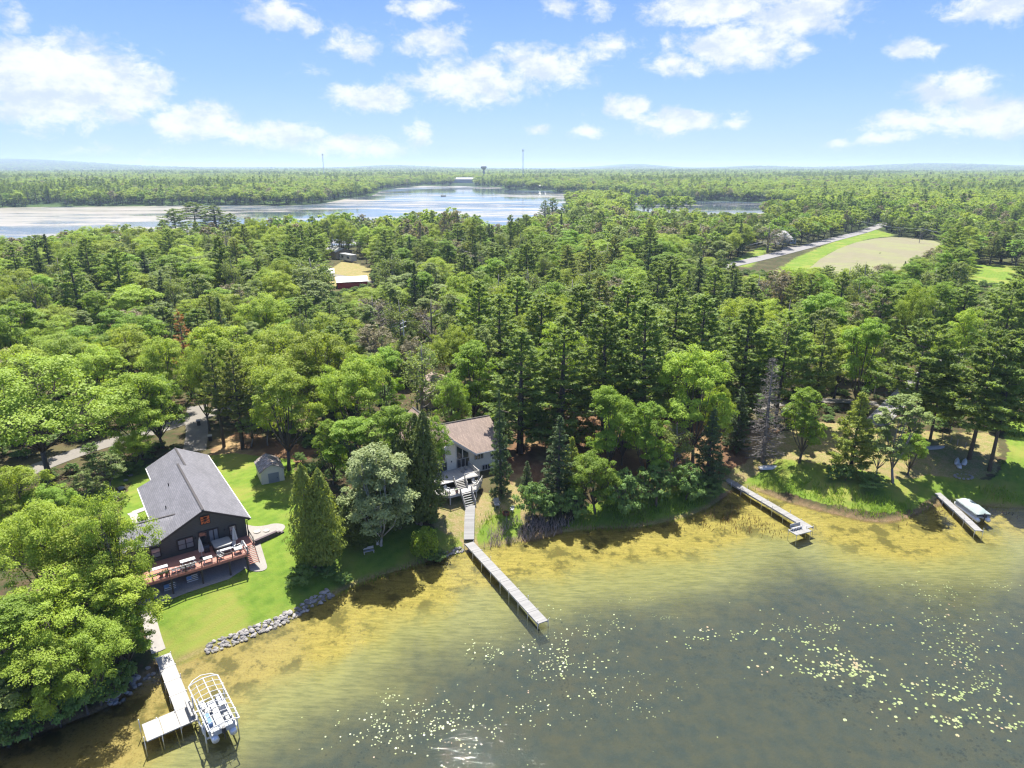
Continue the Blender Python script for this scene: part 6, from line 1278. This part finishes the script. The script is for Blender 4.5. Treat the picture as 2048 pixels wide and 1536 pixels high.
mass('far_forest', 'endless spring forest reaching to the blue horizon', 'forest', far, allp); print('far', len(far))
# underbrush in the woods
ub = []; n = 9000
Yb = 58 + 190 * np.sqrt(R5.random(n)); Xb = (R5.random(n) * 2 - 1) * (Yb * .8 + 8); Zb, Sb, Fb = height(Xb, Yb); m = (Sb > 1.0)
for p in lawns + P_LITTER: m &= ~(inpoly(Xb, Yb, p) & ((segdist(Xb, Yb, p, True) > .3)))
for r_ in roads: m &= segdist(Xb, Yb, r_) > 2.4
for (c, r_) in houses: m &= np.hypot(Xb - c[0], Yb - c[1]) > r_ * .8
bp = [joined(p, 'underbrush_clump') for p in PROTO['bush']]
for x, y, z in zip(Xb[m], Yb[m], Zb[m]):
    s = R5.uniform(.25, .75); j = R5.integers(2); ub.append((x, y, z, s, s * R5.uniform(.7, 1.3), R5.uniform(0, 6.28), j))
mass('underbrush', 'low leafy underbrush under the trees', 'underbrush', ub, bp)
# blades: lawn edge sedge, dry reeds
def blades(name, label, cat, polys, dens, hgt, col, wid=.035, lean=.25):
    V, F = [], []; k = 0
    for poly in polys:
        P = np.array(poly); lo, hi = P.min(0), P.max(0); m_ = int((hi[0] - lo[0]) * (hi[1] - lo[1]) * dens); xy = R5.uniform(lo, hi, (m_, 2)); dd_ = segdist(xy[:, 0], xy[:, 1], poly, True)
        keep = inpoly(xy[:, 0], xy[:, 1], poly) & (R5.random(m_) < np.clip(dd_ / 1.2, .15, 1)) & (nfield(xy[:, 0], xy[:, 1], 1.1, 1.3) > -1.0 + .5 * R5.random(m_)); xy = xy[keep]; z = np.maximum(height(xy[:, 0], xy[:, 1])[0], -.35)
        for (x, y), zz in zip(xy, z):
            h = hgt * R5.uniform(.5, 1.25); a = R5.uniform(0, 6.28); c, s = math.cos(a) * wid, math.sin(a) * wid; lx, ly = R5.normal(size=2) * lean * h
            V += [(x - c, y - s, zz), (x + c, y + s, zz), (x + lx * .5 + c * .7, y + ly * .5 + s * .7, zz + h * .6), (x + lx - c * .2, y + ly - s * .2, zz + h)]; F.append((k, k + 1, k + 2, k + 3)); k += 4
    return tag(link(name, np_mesh(name, np.array(V), np.array(F), mats=[col])), label, cat, kind='stuff')
G0 = lambda px: [at(a, b, .2)[:2] for a, b in px]
REED = foliage('dry_reed', (.30, .25, .23), (.42, .36, .32), .35, tint=(1.1, 1, .9)); SEDGE = foliage('green_sedge', (.16, .28, .03), (.23, .34, .05), .45); BROWNR = foliage('brown_reed', (.16, .115, .06), (.24, .18, .09), .25, tint=(1.1, 1, .9))
blades('dry_reeds', 'purplish dry reeds along the water beside the boardwalk', 'reeds', [G0([(966, 1095), (968, 1072), (1010, 1052), (1080, 1046), (1150, 1044), (1160, 1052), (1100, 1072), (1050, 1084), (1000, 1094)])], 42, .85, REED)
blades('brown_reeds', 'sparse brown reeds standing in the shallows by the narrow dock', 'reeds', [G0([(1380, 1050), (1400, 1020), (1450, 990), (1500, 1010), (1580, 1055), (1570, 1070), (1480, 1068)]), G0([(1200, 1062), (1260, 1040), (1400, 1032), (1380, 1052), (1260, 1060)]), G0([(1580, 1002), (1700, 1038), (1800, 1056), (1830, 1040), (1760, 1048), (1640, 1022)]), G0([(1850, 1018), (1880, 1005), (1915, 1035), (1895, 1045)]), G0([(1925, 1000), (2060, 1025), (2060, 1035), (1960, 1020)])], 9, .5, BROWNR)
blades('shore_sedge', 'bright green sedge fringe along the shore', 'sedge', [G0([(1120, 1062), (1150, 1030), (1230, 1020), (1300, 1008), (1400, 985), (1440, 965), (1436, 1000), (1390, 1028), (1310, 1048), (1240, 1060)]), G0([(1480, 970), (1560, 965), (1660, 990), (1760, 1008), (1830, 1010), (1890, 1000), (1860, 1020), (1800, 1042), (1740, 1040), (1640, 1012), (1540, 985)]), G0([(660, 1186), (700, 1165), (830, 1120), (930, 1092), (925, 1102), (830, 1134), (700, 1178), (668, 1196)]), G0([(955, 1095), (960, 1050), (1010, 1035), (1020, 1050), (970, 1070)]), G0([(1940, 985), (2000, 985), (2060, 1005), (2060, 1018), (1980, 1008)])], 34, .55, SEDGE, .035)
# ------------------------------------------------------------------ shore rocks, boulders
def rockmesh(seed):
    rg = np.random.default_rng(seed); b = MB(); n, m = 8, 5; vs = [(0, 0, -.5)]; 
    for i in range(1, m):
        for k in range(n):
            th = math.pi * i / m; a = 2 * math.pi * k / n + .3 * i; q = .5 * rg.uniform(.75, 1.1); vs.append((q * math.sin(th) * math.cos(a), q * math.sin(th) * math.sin(a), -q * math.cos(th) * .75))
    vs.append((0, 0, .38)); fs = []
    for k in range(n): fs.append((0, 1 + (k + 1) % n, 1 + k)); fs.append((len(vs) - 1, 1 + (m - 2) * n + k, 1 + (m - 2) * n + (k + 1) % n))
    for i in range(m - 2):
        for k in range(n): a = 1 + i * n + k; c = 1 + i * n + (k + 1) % n; fs.append((a, c, c + n, a + n))
    b.add(vs, fs); return b
m, t, out = newmat('riprap_stone'); bs = t.node('ShaderNodeBsdfPrincipled'); t.l.new(bs.outputs[0], out.inputs[0]); oi = t.node('ShaderNodeObjectInfo'); tc = t.node('ShaderNodeTexCoord').outputs['Object']
c = t.mix(oi.outputs['Random'], (.13, .122, .112), (.31, .29, .27)); c = t.mix(1.0, c, t.math('ADD', .7, t.math('MULTIPLY', t.noise(tc, 4, 4), .6)), 'MULTIPLY'); t.l.new(c, bs.inputs['Base Color']); bs.inputs['Roughness'].default_value = .85
RK = [rockmesh(200 + i).mesh('shore_rock', m) for i in range(6)]
def rockline(px, n, wid, size, label, group):
    P = [np.array(at(a, b, .1)[:2]) for a, b in px]; segs = [np.linalg.norm(b - a) for a, b in zip(P[:-1], P[1:])]; T = sum(segs)
    for i in range(n):
        s = R5.random() * T; j = 0
        while j < len(segs) - 1 and s > segs[j]: s -= segs[j]; j += 1
        d = (P[j + 1] - P[j]) / segs[j]; q = P[j] + d * min(s, segs[j]) + np.array([-d[1], d[0]]) * R5.uniform(-.4, .6) * wid
        sz = size * R5.uniform(.6, 1.35); o = link('shore_rock', RK[i % 6], None, (q[0], q[1], max(hz(*q), -.25) + sz * .12), R5.uniform(0, 6.28), (sz * R5.uniform(.9, 1.35), sz, sz * R5.uniform(.7, 1))); tag(o, label, 'rock', group)
rockline([(413, 1299), (470, 1279), (560, 1242), (620, 1210), (662, 1187)], 265, 1.05, .34, 'grey rock in the riprap wall below the lawn', 'riprap rocks below the lawn')
rockline([(226, 1410), (262, 1372), (306, 1340)], 34, 1.1, .40, 'grey rock in the pile left of the pale dock', 'rocks left of the pale dock')
rockline([(878, 1112), (905, 1106), (930, 1098)], 22, .7, .34, 'small rock at the water beside the boardwalk landing', 'rocks by the boardwalk landing')
for i, (px, py, sz, lb) in enumerate([(243, 978, .8, 'pale boulder beside the garden path'), (232, 988, .7, 'pale boulder between path and lawn, middle of the row'), (226, 996, .6, 'pale boulder at the garden path end'), (252, 962, .5, 'small boulder at the head of the boulder row'), (262, 952, .5, 'small boulder in the shade behind the dark house')]): p = atg(px, py); tag(link('garden_boulder', RK[i], None, (p[0], p[1], p[2] + .1), i, (sz * 1.3, sz, sz * .8)), lb, 'boulder', 'boulders along the garden path')
# ------------------------------------------------------------------ lily pads
def padmesh():
    b = MB(); n = 9; vs = [(0, 0, .0)] + [(.5 * math.cos(.25 + 5.8 * k / (n - 1)), .5 * math.sin(.25 + 5.8 * k / (n - 1)), .006) for k in range(n)]; b.add(vs, [(0, k, k + 1) for k in range(1, n)]); return b
m, t, out = newmat('lily_pad_leaf'); bs = t.node('ShaderNodeBsdfPrincipled'); t.l.new(bs.outputs[0], out.inputs[0]); oi = t.node('ShaderNodeObjectInfo'); pos = t.node('ShaderNodeNewGeometry').outputs['Position']
at3 = t.node('ShaderNodeAttribute', attribute_name='padcol'); wn = t.node('ShaderNodeTexWhiteNoise'); vm = t.node('ShaderNodeVectorMath', operation='SNAP'); t.l.new(pos, vm.inputs[0]); vm.inputs[1].default_value = (.3, .3, 9); t.l.new(vm.outputs[0], wn.inputs['Vector'])
c = t.mix(wn.outputs['Value'], (.155, .205, .06), (.27, .30, .125)); c = t.mix(t.ramp(t.noise(pos, .35, 2), .55, .7), c, (.30, .20, .13)); t.l.new(c, bs.inputs['Base Color']); bs.inputs['Roughness'].default_value = .38; bs.inputs['Specular IOR Level'].default_value = .6
PADM = m; PM = padmesh().mesh('lily_pad', PADM)
pads = []
def cluster(cx, cy, rx, ry, n, s0, cl=6):
    cc = [(cx + R5.normal() * rx * .5, cy + R5.normal() * ry * .5) for _ in range(cl)]
    for i in range(n):
        a = cc[R5.integers(cl)] if R5.random() < .62 else (cx + R5.normal() * rx * .55, cy + R5.normal() * ry * .55)
        px, py = a[0] + R5.normal() * rx * .11, a[1] + R5.normal() * ry * .13
        if py > 1600 or py < 1130: continue
        q = at(px, py, .0); pads.append((q[0], q[1], s0 * R5.uniform(.32, .9), px, py))
for a in [(1620, 1325, 120, 40, 150, .30, 9), (1720, 1345, 60, 35, 60, .30, 5), (1850, 1400, 120, 55, 130, .32, 9), (1950, 1280, 130, 90, 260, .24, 14), (1640, 1250, 150, 35, 110, .22, 8), (1400, 1275, 60, 25, 35, .26, 4), (1540, 1280, 20, 10, 10, .3, 2), (1900, 1180, 120, 30, 90, .17, 6), (1990, 1420, 60, 50, 50, .3, 5), (1120, 1290, 110, 60, 160, .20, 10), (1130, 1350, 60, 50, 60, .24, 6), (960, 1300, 50, 30, 50, .19, 5), (880, 1440, 150, 60, 190, .19, 10), (1000, 1420, 180, 60, 120, .15, 9), (1230, 1390, 150, 80, 100, .13, 8), (1300, 1220, 120, 40, 50, .12, 6), (780, 1480, 120, 40, 90, .19, 6), (1920, 1040, 30, 14, 40, .12, 3)]: cluster(*a)
pads.sort(key=lambda q: -q[2] ** 2 / (q[0] ** 2 + q[1] ** 2 + 1600)); vis = [q for q in pads if 0 <= q[3] <= 2048 and q[4] < 1536]
def padplace(px, py):
    if px > 1480: return 'pale lily pad in the broad patch at the right of the lake' if py < 1370 else 'pale lily pad in the loose patch toward the lower right corner'
    return 'glinting lily pad off the end of the long dock' if py < 1400 else 'glinting lily pad in the sun glitter at the bottom'
for q in vis[:290]:
    o = link('lily_pad', PM, None, (q[0], q[1], .012), R5.uniform(0, 6.28), (q[2], q[2], 1)); o.rotation_euler[0] = R5.normal() * .05; o.rotation_euler[1] = R5.normal() * .05; lb = padplace(q[3], q[4]); tag(o, lb, 'lily pad', lb.replace('a ', '').replace('lily pad', 'lily pads'))
V, F = [], []; 
for k, q in enumerate(vis[290:]):
    a0 = R5.uniform(0, 6.28); tx_, ty_ = R5.normal(size=2) * .05; b0 = len(V); V.append((q[0], q[1], .012))
    for j in range(7): a = a0 + 5.8 * j / 6; dx, dy = .5 * q[2] * math.cos(a), .5 * q[2] * math.sin(a); V.append((q[0] + dx, q[1] + dy, .014 + dx * tx_ + dy * ty_))
    F += [(b0, b0 + j, b0 + j + 1) for j in range(1, 7)]
me = bpy.data.meshes.new('lily_pads'); me.from_pydata(V, [], F); me.materials.append(PADM); me.update(); tag(link('lily_pads', me), 'small lily pads scattered over the lake', 'lily pads', kind='stuff')
print('pads', len(vis), 'rocks', 299)
